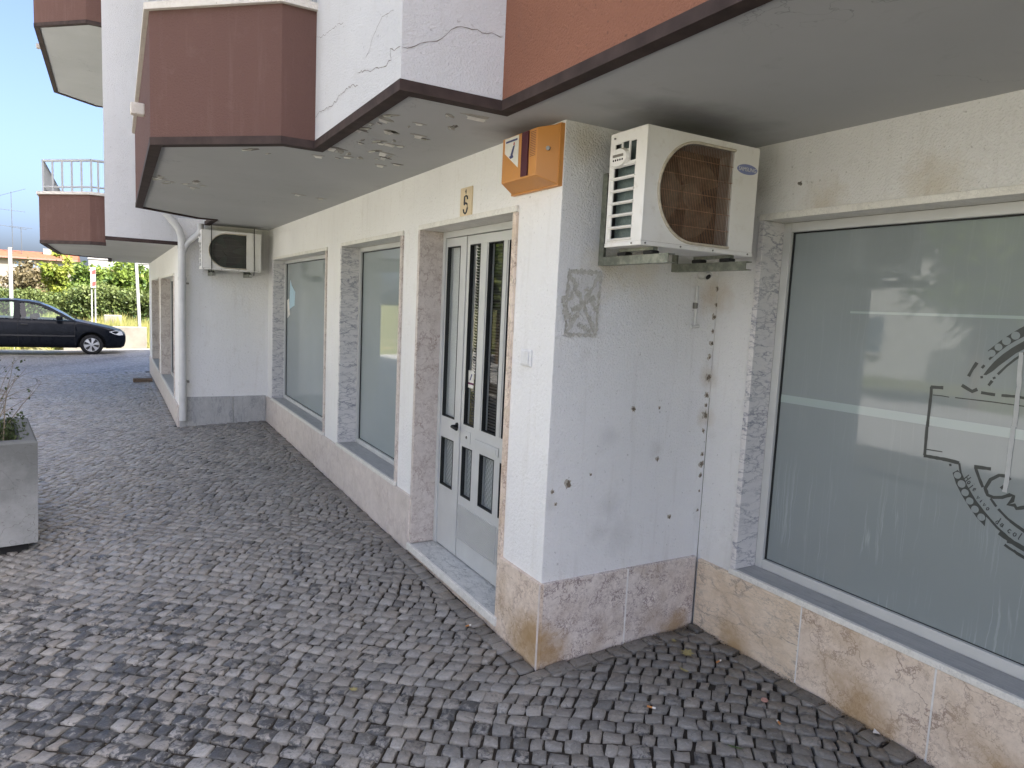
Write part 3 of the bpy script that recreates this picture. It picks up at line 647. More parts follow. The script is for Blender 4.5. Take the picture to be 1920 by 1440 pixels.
# the badge is round: its far half repeats the near one, joined across the middle
LC, LZ = -1.494, 1.27; mir = lambda p: (2*LC-p[0], p[1])
def bridge(p, q):
    r_ = math.hypot(p[0]-LC, p[1]-LZ); a0 = math.atan2(p[1]-LZ, p[0]-LC); a1 = math.atan2(q[1]-LZ, q[0]-LC)
    if abs(p[1]-LZ) < .16: return [p, q]
    if a0 < 0 and a1 < 0 or a0 > 0 and a1 > 0: return [(LC+r_*math.cos(a0+(a1-a0)*k/14), LZ+r_*math.sin(a0+(a1-a0)*k/14)) for k in range(15)]
    return [p, q]
_n = 29
for wd, p in list(LOGO_ST[:_n]):
    LOGO_ST.append((wd, [mir(q) for q in p]))
    if p[-1][0] < -1.27: LOGO_ST.append((wd, bridge(p[-1], mir(p[-1]))))
LOGO_ST.append((.034, bridge((-1.286, 1.603), mir((-1.286, 1.603))))); LOGO_ST.append((.028, bridge((-1.291, 1.556), mir((-1.291, 1.556)))))
LOGO_POLY += [[mir(q) for q in p] for p in LOGO_POLY]; LOGO_HOLE += [(mir(c_), r_) for c_, r_ in LOGO_HOLE]
def ribbon(mb, pts, wd, dx=0.0, seed=0):
    pts = [Vector((XG-dx, p[0], p[1])) for p in pts]; n = len(pts); lv = []; rv = []; rr = random.Random(seed)
    sub = []
    for i in range(n-1):
        k = max(1, int((pts[i+1]-pts[i]).length/.012))
        sub += [pts[i].lerp(pts[i+1], t/k) for t in range(k)]
    sub.append(pts[-1]); n = len(sub)
    for i, p in enumerate(sub):
        d = sub[min(i+1, n-1)]-sub[max(i-1, 0)]; d.normalize(); nn = Vector((0, -d.z, d.y)); h = wd/2*rr.uniform(.86, 1.1)
        lv.append(p+nn*h); rv.append(p-nn*h)
    mb.add(lv+rv, [(i, i+1, n+i+1, n+i) for i in range(n-1)])
lg = MB()
for p in LOGO_POLY:
    me_ = MB(); lg.add([(XG-.0004, a, b) for a, b in p], [tuple(range(len(p)))])
for k, (wd, p) in enumerate(LOGO_ST): ribbon(lg, p, wd, .0005+.00001*k, k)
lg.build('logo_print', M_LOGO, w3)
for (c_, r_) in LOGO_HOLE: MB().disc((XG-.0016, c_[0], c_[1]), (1, 0, 0), r_, 18).build('logo_hole', M_FILM, w3)
pl = MB()
for k, (wd, p) in enumerate(LOGO_WHITE): ribbon(pl, p, wd, .0020, 90+k)
pl.build('peeled_strip', M_PEEL, w3)
MB().add([(XG-.0002, -.302, 1.216), (XG-.0002, -2.95, 1.24), (XG-.0002, -2.95, 1.274), (XG-.0002, -.302, 1.252)], [(0, 1, 2, 3)]).build('pale_band', M_BAND, w3)
MB().add([(XG-.0002, -.62, 1.643), (XG-.0002, -2.95, 1.641), (XG-.0002, -2.95, 1.658), (XG-.0002, -.62, 1.652)], [(0, 1, 2, 3)]).build('pale_band', M_BAND, w3)

# ------------------------------------------------------------------ the door
dr = empty('door', (.17, .96, .06), bld)
MB().box(-.014, .2, 1.525, 1.555, .072, 2.042, .002).build('jamb', M_JAMBP, dr)
MB().box(-.014, .2, .358, .392, .035, 2.042, .002).build('jamb', M_PINK, dr)
MB().box(-.014, .2, .358, 1.555, 2.0428, 2.072, .002).build('lintel_slab', M_SILLE, dr)
MB().box(-.010, .24, .3925, 1.5245, .03, .070).build('threshold', M_THRESH, dr)
MB().box(-.030, -.0105, .360, 1.556, .028, .0708, .003).build('threshold_edge', M_SILLE, dr)
MB().box(-.016, -.002, .364, 1.550, -.25, .0275).build('riser', M_PINK, dr)
XD = .17
fr = MB()
fr.box(XD-.03, XD+.03, 1.525-.034, 1.5245, .0705, 2.0415, .003); fr.box(XD-.03, XD+.03, .3925, .426, .0705, 2.0415, .003)
fr.box(XD-.0295, XD+.0295, .4265, 1.4905, 2.004, 2.0415, .003)
fr.build('frame', M_ALU, dr)
def leaf(y0, y1, panes, name, x):
    """aluminium leaf with openings: built as stiles and rails"""
    z0, z1 = .078, 2.000
    return wall(name, M_ALU, dr, 'x', x-.018, x+.018, [y0, y1], [z0, z1], panes)
LP = [(1.290, 1.470, .905, 1.950), (1.290, 1.470, .466, .772)]
RP = [(1.028, 1.160, .900, 1.949), (.763, .930, .900, 1.949), (1.036, 1.168, .464, .767), (.766, .940, .464, .767), (.45, .70, .90, 1.949), (.45, .70, .464, .767)]
leaf(1.215, 1.489, LP, 'door_leaf', XD); leaf(.428, 1.199, RP, 'door_leaf', XD)
st = MB()
st.box(XD-.026, XD-.0185, 1.199, 1.2165, .08, 1.998, .002)
for (a_, b_) in ((.935, .985), (.705, .758)):
    st.box(XD-.024, XD-.0185, a_+.008, b_-.008, .90, 1.95, .002)
st.build('stile_cover', M_ALU, dr)
for p in LP+RP:
    MB().add([(XD, p[0]-.006, p[2]-.006), (XD, p[1]+.006, p[2]-.006), (XD, p[1]+.006, p[3]+.006), (XD, p[0]-.006, p[3]+.006)], [(0, 1, 2, 3)]).build('glass_pane', M_GLASS, dr)
    bd_ = MB(); q = .0055
    bd_.box(XD-.020, XD+.004, p[0], p[0]+q, p[2], p[3]); bd_.box(XD-.020, XD+.004, p[1]-q, p[1], p[2], p[3])
    bd_.box(XD-.0199, XD+.004, p[0]+q, p[1]-q, p[3]-q, p[3]); bd_.box(XD-.0199, XD+.004, p[0]+q, p[1]-q, p[2], p[2]+q)
    bd_.build('glazing_bead', M_GASKET, dr)
B(XD+.02, XD+.024, 1.28, 1.48, .89, 1.96, 'lace_curtain', M_LACE, dr)
for y0, y1 in ((1.28, 1.48), (.43, 1.18)): B(XD+.02, XD+.024, y0, y1, .45, .78, 'net_curtain', M_NET, dr)
sl = MB()
for k in range(62):
    z = .9+k*.017; sl.add([(XD+.040, .44, z), (XD+.040, 1.17, z), (XD+.028, 1.17, z+.013), (XD+.028, .44, z+.013)], [(0, 1, 2, 3)])
sl.build('blind_slats', M_BLIND, dr); tag(dr.children[-1], kind='stuff')
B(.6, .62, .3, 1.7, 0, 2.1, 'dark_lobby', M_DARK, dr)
# lower panels with slanted grooves
xg = XD-.0185
for (y0, y1, z0, z1) in ((.712, 1.178, .196, .408), (.45, .69, .196, .408)):
    gmb = MB()
    gmb.box(xg-.006, xg, y0, y1, z0, z0+.004); gmb.box(xg-.006, xg, y0, y1, z1-.004, z1)
    gmb.box(xg-.0058, xg, y0, y0+.004, z0+.004, z1-.004); gmb.box(xg-.0058, xg, y1-.004, y1, z0+.004, z1-.004)
    gmb.build('panel_bead', M_ALU, dr)
    k = 0; u = y0-.22
    while u < y1:
        # board running at 45 degrees, clipped to the panel
        pts = []
        zz0, zz1 = z0+.005, z1-.005; w_ = .0115; hgt = zz1-zz0
        poly = [(u, zz1), (u+w_, zz1), (u+w_+hgt*.85, zz0), (u+hgt*.85, zz0)]
        def clip(poly, f):
            out = []
            for i in range(len(poly)):
                p, q = poly[i], poly[(i+1) % len(poly)]; fp, fq = f(p), f(q)
                if fp >= 0: out.append(p)
                if fp*fq < 0: t = fp/(fp-fq); out.append((p[0]+(q[0]-p[0])*t, p[1]+(q[1]-p[1])*t))
            return out
        poly = clip(clip(poly, lambda p: p[0]-(y0+.005)), lambda p: (y1-.005)-p[0]) if True else poly
        if len(poly) >= 3: MB().prism([(a_, b_) for a_, b_ in poly], xg-.0042, xg+.0005, 'x').build('panel_board', M_ALU, dr)
        u += .0155; k += 1
hm = MB(); hm.box(xg-.004, xg, 1.06, 1.15, .795, .865, .002); hm.build('lock_plate', M_ALU, dr)
MB().tube([(xg-.009, 1.105, .83), (xg-.002, 1.105, .83)], .008, 14).build('keyhole', M_SCREW, dr)
hd = MB(); hd.tube([(xg-.002, 1.245, .875), (xg-.035, 1.245, .875), (xg-.042, 1.235, .874), (xg-.042, 1.165, .868)], .0085, 10); hd.tube([(xg, 1.245, .875), (xg-.006, 1.245, .875)], .02, 16)
hd.build('door_handle', M_RUBBER, dr)
ls = MB(); ls.box(xg-.008, xg, .716, 1.0, .79, .842, .004); ls.box(xg-.011, xg-.0082, .735, .985, .803, .83, .003); ls.build('letter_slot', M_ALU, dr)
MB().box(xg-.006, xg, 1.202, 1.214, 1.40, 1.47, .002).build('latch', M_GASKET, dr)
# small sticker on the glass
sx = XD-.0012
MB().add([(sx, 1.155, 1.12), (sx, 1.085, 1.12), (sx, 1.085, 1.222), (sx, 1.155, 1.222)], [(0, 1, 2, 3)]).build('glass_sticker', M_STICK, dr)
MB().add([(sx-.0005, 1.155, 1.14), (sx-.0005, 1.085, 1.14), (sx-.0005, 1.085, 1.152), (sx-.0005, 1.155, 1.152)], [(0, 1, 2, 3)]).build('sticker_print', M_MAROON, dr)
MB().add([(sx-.0005, 1.138, 1.165), (sx-.0005, 1.125, 1.165), (sx-.0005, 1.105, 1.20), (sx-.0005, 1.115, 1.205)], [(0, 1, 2, 3)]).build('sticker_print', M_INK, dr)

# ------------------------------------------------------------------ soffits, balconies, upper storeys
def offset_in(poly, d, closed=False):
    """shift an open polyline to its right-hand side (towards the building)"""
    n = len(poly); out = []
    for i in range(n):
        p = Vector((*poly[i], 0)); ns = []
        for j in (i-1, i):
            if 0 <= j < n-1:
                e = Vector((poly[j+1][0]-poly[j][0], poly[j+1][1]-poly[j][1], 0)).normalized(); ns.append(Vector((e.y, -e.x, 0)))
        m = sum(ns, Vector((0, 0, 0))); m.normalize(); k = 1/max(.35, m.dot(ns[0])); q = p+m*d*k; out.append((q.x, q.y))
    return out
def strip_wall(poly, z0, z1, thick, name, mat, parent, inner=True):
    """vertical wall along an open polyline, each straight run its own mesh face set, thickness towards the building"""
    inn = offset_in(poly, thick); mb = MB()
    n = len(poly)
    vs = [(x, y, z0) for x, y in poly]+[(x, y, z1) for x, y in poly]+[(x, y, z0) for x, y in inn]+[(x, y, z1) for x, y in inn]; fs = []
    for i in range(n-1):
        fs += [(i, i+1, n+i+1, n+i), (2*n+i, 3*n+i, 3*n+i+1, 2*n+i+1), (n+i, n+i+1, 3*n+i+1, 3*n+i), (i, 2*n+i, 2*n+i+1, i+1)]
    fs += [(0, n, 3*n, 2*n), (n-1, 2*n+n-1, 3*n+n-1, n+n-1)]
    return mb.add(vs, fs).build(name, mat, parent)

def balcony(pts, z0, top, building, mat, rail=True, ph=.66):
    """pts: open outline (street side) of a balcony from near to far, then its parapet, coping and railing"""
    bc = empty('balcony', (pts[0][0], pts[0][1], z0), building)
    strip_wall(pts, z0, top, .10, 'parapet', mat, bc)
    out = offset_in(pts, -.025); inn = offset_in(pts, .125); n = len(pts)
    vs = [(x, y, z) for z in (top+.001, top+.035) for x, y in out]+[(x, y, z) for z in (top+.001, top+.035) for x, y in inn]; fs = []
    for i in range(n-1):
        fs += [(i, i+1, n+i+1, n+i), (2*n+i, 3*n+i, 3*n+i+1, 2*n+i+1), (n+i, n+i+1, 3*n+i+1, 3*n+i), (i, 2*n+i, 2*n+i+1, i+1)]
    fs += [(0, n, 3*n, 2*n), (n-1, 3*n-1, 4*n-1, 2*n-1)]
    MB().add(vs, fs).build('coping', M_COPING, bc)
    if rail:
        mid = offset_in(pts, .05)
        for zz in (top+.10, top+.42):
            t = MB()
            for p, q in zip(mid[:-1], mid[1:]):
                p = Vector((*p, zz)); q = Vector((*q, zz)); t.tube([p, q], .017 if zz > top+.3 else .012, 8)
            t.build('rail', M_RAIL, bc)
        for p, q in zip(mid[:-1], mid[1:]):
            ln = math.dist(p, q); k = max(2, int(ln/.13))
            for i in range(k+1):
                x = p[0]+(q[0]-p[0])*i/k; y = p[1]+(q[1]-p[1])*i/k
                if i == 0 and p != mid[0]: continue
                MB().box(x-.011, x+.011, y-.013, y+.013, top+.036, top+.41).build('baluster', M_RAIL, bc)
    return bc
def drip(pts, z, building, wd=.055, name='drip_edge'):
    a_ = offset_in(pts, -.004); b_ = offset_in(pts, wd); n = len(pts)
    vs = [(x, y, z-.012) for x, y in a_]+[(x, y, z+.028) for x, y in a_]+[(x, y, z-.012) for x, y in b_]+[(x, y, z+.028) for x, y in b_]; fs = []
    for i in range(n-1):
        fs += [(i, i+1, n+i+1, n+i), (2*n+i, 3*n+i, 3*n+i+1, 2*n+i+1), (n+i, n+i+1, 3*n+i+1, 3*n+i), (i, 2*n+i, 2*n+i+1, i+1)]
    fs += [(0, n, 3*n, 2*n), (n-1, 3*n-1, 4*n-1, 2*n-1)]
    MB().add(vs, fs).build(name, M_DRIP, building)
def slab(poly, z0, z1, name, mat, parent): return MB().prism(poly, z0, z1, 'z').build(name, mat, parent)

XW = -.716                                           # white bay wall
bal0 = [(D, -4.6), (-.05, -4.6), (-.29, -4.2), (-.29, .03)]     # near balcony
bal1 = [(XW, 1.277), (-.887, 1.277), (-1.455, 1.808), (-1.44, 5.107), (-.86, 5.66), (XW, 5.66)]
TOPZ = 8.0; SE_ = -8.8  # unseen roof height and end position, set to let sun bounce reach the facade
# one soffit over the pavement of the near half
sof = [(D+.2, -4.55), (-.05, -4.57), (-.288, -4.2), (-.288, .032), (XW+.002, .032), (XW+.002, 1.279), (-.886, 1.279), (-1.453, 1.809), (-1.438, 5.106), (-.86, 5.658), (XW+.002, 5.658), (XW+.002, L+.02), (.2, L+.02), (.2, .2), (D+.2, .2)]
slab(sof, HC, HC+.012, 'soffit', M_SOFFIT, bld)
drip([(-.29, -4.2), (-.29, .0255)], HC, bld)
drip([(-.235, .03), (XW, .03), (XW, 1.277), (-.887, 1.277), (-1.455, 1.808), (-1.44, 5.107), (-.86, 5.66), (XW, 5.66), (XW, 6.30)], HC, bld)
# white bay between the balconies, full height
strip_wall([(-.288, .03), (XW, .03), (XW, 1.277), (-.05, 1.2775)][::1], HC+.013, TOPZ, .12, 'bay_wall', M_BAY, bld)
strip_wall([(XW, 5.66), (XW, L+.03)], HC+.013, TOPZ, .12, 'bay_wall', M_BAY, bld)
for k in range(2):
    z = HC+.013+2.6*k
    balcony(bal0, z, z+.665, bld, M_TERRA, True); balcony(bal1, z, z+.655, bld, M_BROWN, True)
    if k: slab(sof, z-.013, z-.001, 'balcony_slab', M_SOFFIT, bld)
# recessed upper facade behind the balconies, with windows
def upwin(y0, y1, z0, z1, x, building):
    wn_ = empty('balcony_window', (x, (y0+y1)/2, z0), building)
    f = MB()
    f.box(x-.03, x+.03, y0, y0+.06, z0, z1); f.box(x-.03, x+.03, y1-.06, y1, z0, z1); f.box(x-.03, x+.03, y0+.06, y1-.06, z1-.06, z1); f.box(x-.03, x+.03, y0+.06, y1-.06, z0, z0+.06); f.box(x-.03, x+.03, (y0+y1)/2-.03, (y0+y1)/2+.03, z0+.06, z1-.06)
    f.build('frame', M_ALU, wn_); B(x-.005, x+.005, y0+.05, y1-.05, z0+.05, z1-.05, 'pane', M_FARGL, wn_)
hs = []; hs0 = []
for k in range(2):
    z = HC+2.6*k; hs.append((2.3, 4.6, z+.1, z+2.15)); hs0.append((-3.4, -.9, z+.1, z+2.15))
wall('upper_wall', M_WALLF, bld, 'x', .0, .25, [1.3, 5.68], [HC+.013, TOPZ], hs)
wall('upper_wall', M_WALLF, bld, 'x', D, D+.25, [SE_, .05], [HC+.051, TOPZ], hs0)
for h in hs: upwin(*h, .1, bld)
for h in hs0: upwin(*h, D+.1, bld)
slab([(-.75, SE_-.2), (9.2, SE_-.2), (9.2, 6.4), (-1.0, 6.4)], TOPZ, TOPZ+.3, 'roof', M_COPING, bld)
wall('rear_wall', M_WALLF, bld, 'x', 9.0, 9.2, [SE_, 6.36], [-.3, TOPZ], [])
wall('end_wall', M_WALLF, bld, 'y', SE_, SE_+.2, [.95, 9.0], [-.3, TOPZ], [])

# hairline cracks
def crack(pts, name, building, n, wd=.0035, off=.0012):
    mb = MB(); n = Vector(n); pts = [Vector(p)+n*off for p in pts]; sub = []
    for i in range(len(pts)-1):
        k = max(1, int((pts[i+1]-pts[i]).length/.018))
        for t in range(k):
            q = pts[i].lerp(pts[i+1], t/k)
            if t: q += Vector((rng.normal(0, .003), rng.normal(0, .003), rng.normal(0, .004)))
            q -= n*((q-pts[0]).dot(n)); sub.append(q)
    sub.append(pts[-1]); l, r = [], []; m = len(sub)
    for i, p in enumerate(sub):
        d = (sub[min(i+1, m-1)]-sub[max(i-1, 0)]).normalized(); s_ = d.cross(n).normalized(); h = wd/2*rng.uniform(.4, 1.2)*(.35 if i in (0, m-1) else 1)
        l.append(p+s_*h); r.append(p-s_*h)
    mb.add(l+r, [(i, i+1, m+i+1, m+i) for i in range(m-1)]).build(name, M_CRACK, building)
cx = lambda l: [(XW, y, z) for y, z in l]; cy = lambda l: [(x, .03, z) for x, z in l]
crack(cx([(1.27, 2.53), (1.19, 2.543), (.955, 2.519), (.825, 2.538), (.643, 2.538), (.543, 2.513)]), 'crack', bld, (-1, 0, 0))
crack(cx([(.561, 2.57), (.401, 2.536), (.279, 2.514), (.187, 2.499), (.134, 2.506), (.148, 2.552), (.104, 2.531), (.035, 2.528)]), 'crack', bld, (-1, 0, 0))
crack(cx([(1.27, 2.93), (1.158, 2.896), (.979, 2.878), (.784, 2.847)]), 'crack', bld, (-1, 0, 0), .0025)
crack(cx([(.45, 2.60), (.35, 2.66), (.25, 2.70), (.12, 2.68)]), 'crack', bld, (-1, 0, 0), .0025)
crack(cy([(-.716, 2.525), (-.661, 2.54), (-.608, 2.566), (-.577, 2.575), (-.538, 2.609), (-.499, 2.643), (-.451, 2.65), (-.30, 2.653)]), 'crack', bld, (0, -1, 0), .0035)
# peeling paint under the bay
FL = [(-.642, .757), (-.632, .617), (-.599, .507), (-.46, .472), (-.471, .953), (-.425, .94), (-.379, 1.157), (-.371, .947), (-.548, 1.022), (-.643, 1.49), (-.506, 1.399), (-.284, 1.492), (-.211, 1.402), (-.626, .105), (-.433, .094), (-.308, .205), (-.317, .414), (-1.339, 3.017), (-1.251, 3.237), (-1.164, 3.205), (-.981, 1.606), (-.883, 1.643), (-.391, 3.063), (-.209, 3.136), (-1.36, 3.12), (-1.30, 3.30), (-1.10, 3.35)]
FL += [(rng.uniform(-.66, -.30), rng.uniform(.25, 1.5)) for _ in range(26)]+[(rng.uniform(-1.38, -1.0), rng.uniform(2.9, 3.5)) for _ in range(8)]
for i, (x, y) in enumerate(FL):
    rr = random.Random(i); s_ = rr.uniform(.010, .042); an = rr.uniform(0, 3.1) if i > 12 else rr.uniform(-.5, .5); c_, sn = math.cos(an), math.sin(an)
    patch = []; k = rr.randint(6, 9)
    for j in range(k):
        t = 2*math.pi*j/k; q = s_*rr.uniform(.6, 1.3); px_, py_ = q*1.7*math.cos(t), q*.55*math.sin(t)
        patch.append((x+px_*c_-py_*sn, y+px_*sn+py_*c_))
    MB().prism(patch, HC-.0012, HC+.001, 'z').build('bare_and_shadow_patch', M_BARE if i % 4 else M_CRACK, bld)  # every fourth patch is a painted dark shadow beside its flake
    # the curl still hanging from one edge
    w_ = s_*rr.uniform(.7, 1.5); d_ = s_*rr.uniform(.25, .6); vs = []
    for a_ in range(4):
        t = a_/3; drop = .0015+d_*.75*t*t
        for b_ in (-1, 1):
            lx, ly = b_*w_*(1-.35*t)*rr.uniform(.7, 1.1), d_*(t-.5)+s_*.45
            vs.append((x+lx*c_-ly*sn, y+lx*sn+ly*c_, HC-drop))
    MB().add(vs, [(2*j, 2*j+1, 2*j+3, 2*j+2) for j in range(3)]).build('paint_flake', M_FLAKE, bld)

# chips, plug holes and the mortared-up opening on the side wall
def blobpatch(cx_, cz_, rx, rz, mat, name, y=.003, n=11, th=.0015, seed=0, axis='y', xx=None):
    rr = random.Random(seed); pts = []
    for j in range(n):
        t = 2*math.pi*j/n; q = rr.uniform(.45, 1.25); pts.append((cx_+rx*q*math.cos(t), cz_+rz*q*math.sin(t)))
    if axis == 'y': MB().prism(pts, y-th, y+.001, 'y').build(name, mat, bld)
    else: MB().prism(pts, y-th, y+.001, 'x').build(name, mat, bld)
rr = random.Random(3); pts = []
for (a0, b0), (a1, b1) in zip([(.045, 1.49), (.22, 1.487), (.228, 1.775), (.045, 1.773)], [(.22, 1.487), (.228, 1.775), (.045, 1.773), (.045, 1.49)]):
    for t in np.linspace(0, 1, 9)[:-1]: pts.append((a0+(a1-a0)*t+rr.uniform(-.007, .007), b0+(b1-b0)*t+rr.uniform(-.007, .007)))
MB().prism(pts, -.0015, .004, 'y').build('mortar_patch', M_SKIM, bld)
def smear(p, q, wd, seed):
    rr = random.Random(seed); p = Vector(p); q = Vector(q); n_ = 22; d = (q-p).normalized(); s_ = Vector((-d.y, d.x)); l = []; r = []
    for k in range(n_+1):
        c_ = p.lerp(q, k/n_)+s_*rr.uniform(-.25, .25)*wd; h = wd*rr.uniform(.25, .75)
        l.append((c_+s_*h)); r.append((c_-s_*h))
    MB().add([(v.x, -.0018-.00005*seed-rr.uniform(0, .002), v.y) for v in l]+[(v.x, -.0018-.00005*seed, v.y) for v in r], [(k, k+1, n_+2+k, n_+1+k) for k in range(n_)]).build('mortar_smear', M_MORTARP, bld)
TL_, TR_, BR_, BL_ = (.052, 1.765), (.222, 1.768), (.213, 1.495), (.050, 1.497)
for k, (a_, b_, w_) in enumerate([(TL_, TR_, .018), (TR_, BR_, .014), (BR_, BL_, .014), (BL_, TL_, .014), (TL_, BR_, .020), (TR_, BL_, .018), ((.075, 1.60), (.20, 1.66), .02), ((.06, 1.64), (.10, 1.72), .02), ((.15, 1.70), (.21, 1.60), .02), ((.04, 1.60), (.09, 1.55), .025), ((.11, 1.54), (.19, 1.51), .02), ((.03, 1.66), (.05, 1.56), .02)]): smear(a_, b_, w_, k)
for i, (u, z, r_) in enumerate([(0.943, 1.74, .012), (0.943, 1.66, .010), (0.935, 1.60, .014), (0.933, 1.53, .010), (0.931, 1.47, .013), (0.923, 1.40, .012), (0.926, 1.30, .019), (0.924, 1.21, .017), (0.926, 1.16, .010), (0.924, 1.11, .02), (0.922, 1.03, .010), (0.926, .91, .010), (0.926, .86, .017), (0.924, .80, .012), (0.926, .72, .006), (0.925, .62, .007), (.46, 1.155, .014), (.62, 1.155, .007), (.11, .83, .020), (.235, .86, .007), (.63, .905, .010), (.735, .605, .012), (.66, .49, .0), (.05, .74, .008), (.03, .80, .009)]):
    if r_ <= 0: continue
    blobpatch(u, z, r_*1.15, r_*1.3, M_CHIP, 'chip', .003, 14, .0012, i); blobpatch(u+r_*.2, z-r_*.1, r_*.7, r_*.75, M_HOLE, 'chip_hole', .0015, 11, .0012, i+40)
blobpatch(-.425, 2.191, .010, .011, M_HOLE, 'plug_hole', D, 10, .0012, 77, 'x')
MB().tube([(D+.002, -.425, 2.191), (D-.012, -.425, 2.191)], .006, 10).build('wall_plug', M_SCREW, bld)

# ------------------------------------------------------------------ neighbouring block, one step forward and lower
nb = empty('apartment_building', (-E_, L, 0))
tag(nb, 'neighbouring block set one step forward, with brown balconies against the sky', 'building')
DZ = -.245; S2 = HC+DZ; XF = -.99
NW1 = (6.95, 9.5, .29, 1.79); NW2 = (10.1, 12.3, .29, 1.79)
wall('wall', M_WALLF, nb, 'x', XF, XF+.28, [L+.002, 13.4], [-.4, S2+.05], [xh(NW1), xh(NW2)])
bld_save = bld; bld = nb
nw1 = xwindow(*NW1, XF, .15, M_JAMBP, M_JAMBP, M_FILM2, 'window'); nw2 = xwindow(*NW2, XF, .15, M_JAMBP, M_JAMBP, M_FILM2, 'window')
plinth('x', XF, -.02, [L-.018, 7.6, 8.9, 10.2, 11.6, 13.4], [M_CREAM]*5, .288)
bld = bld_save
wall('end_wall', M_WALLF, nb, 'y', 13.4, 13.65, [XF, 9.0], [-.6, 10.2], [])
XV = -1.703; yv = L+.032
b2 = [(XV, 7.63), (-1.868, 7.63), (-2.425, 8.165), (-2.42, 11.46), (-1.85, 12.02), (XV, 12.02)]
sof2 = [(XF+.3, yv+.002), (XV+.002, yv+.002), (XV+.002, 7.632), (-1.866, 7.632), (-2.423, 8.167), (-2.418, 11.459), (-1.85, 12.018), (XV+.002, 12.018), (XV+.002, 13.6), (XF+.3, 13.6)]
slab(sof2, S2, S2+.012, 'soffit', M_SOFFIT, nb)
drip([(XF, yv), (XV, yv)], S2, nb, .03); drip([(XV, 7.63), (-1.868, 7.63), (-2.425, 8.165), (-2.42, 11.46), (-1.85, 12.02), (XV, 12.02), (XV, 13.6)], S2, nb)
strip_wall([(-.60, yv), (XV, yv), (XV, 7.63), (XF, 7.631)], S2+.013, 10.2, .12, 'bay_wall', M_BAY, nb)
strip_wall([(XF, 12.019), (XV, 12.02), (XV, 13.62)], S2+.013, 10.2, .12, 'bay_wall', M_BAY, nb)
hs = []
for k in range(3):
    z = S2+.013+2.6*k; balcony(b2, z, z+.575, nb, M_BROWN, True)
    if k: slab(sof2, z-.013, z-.001, 'balcony_slab', M_SOFFIT, nb); drip(b2, z-.013, nb)
    hs.append((8.6, 10.2, z+.1, z+2.1))
wall('upper_wall', M_WALLF, nb, 'x', XF, XF+.25, [7.64, 12.01], [S2+.051, 10.2], hs)
for h in hs: upwin(*h, XF+.1, nb)
slab([(-1.9, yv+.03), (9.2, yv+.03), (9.2, 13.8), (-1.9, 13.8)], 10.2, 10.5, 'roof', M_COPING, nb)  # unseen height, chosen so the shadow covers the parked car
wall('rear_wall', M_WALLF, nb, 'x', 9.0, 9.2, [yv+.03, 13.4], [-.6, 10.2], [])
# spouts on the balcony fronts
for (y_, z_) in ((2.6, HC+.30),):
    MB().box(-1.53, -1.45, y_-.035, y_+.035, z_, z_+.07, .008).build('water_spout', M_COPING, bld)
MB().box(-2.50, -2.42, 9.4, 9.47, S2+2.68, S2+2.74, .006).build('water_spout', M_COPING, nb)

# ------------------------------------------------------------------ downpipe at the inner corner
dp = empty('drainpipe', (-.955, L-.075, .1)); tag(dp, 'white plastic drainpipe with a branch at its top, at the wall corner', 'drainpipe')
yp = L-.078
MB().tube([(-.955, yp, .12), (-.955, yp, 2.16), (-.957, yp, 2.21), (-.985, yp, 2.30), (-1.03, yp+.0, 2.365), (-1.12, yp, 2.47)], .040, 18).build('pipe', M_PVC, dp)
MB().tube([(-.955, yp, 2.04), (-.90, yp, 2.15), (-.80, yp, 2.25), (-.765, yp, 2.30), (-.76, yp, 2.384)], .036, 16).build('branch_pipe', M_PVC, dp)
for z in (.55, 1.75, 2.1, 2.19): MB().tube([(-.955, yp, z-.018), (-.955, yp, z+.018)], .046, 18).build('collar', M_PVC, dp)
for z in (.57, 1.7):
    MB().box(-.912, -.885, yp-.008, L, z-.01, z+.01).build('bracket', M_SCREW, dp)

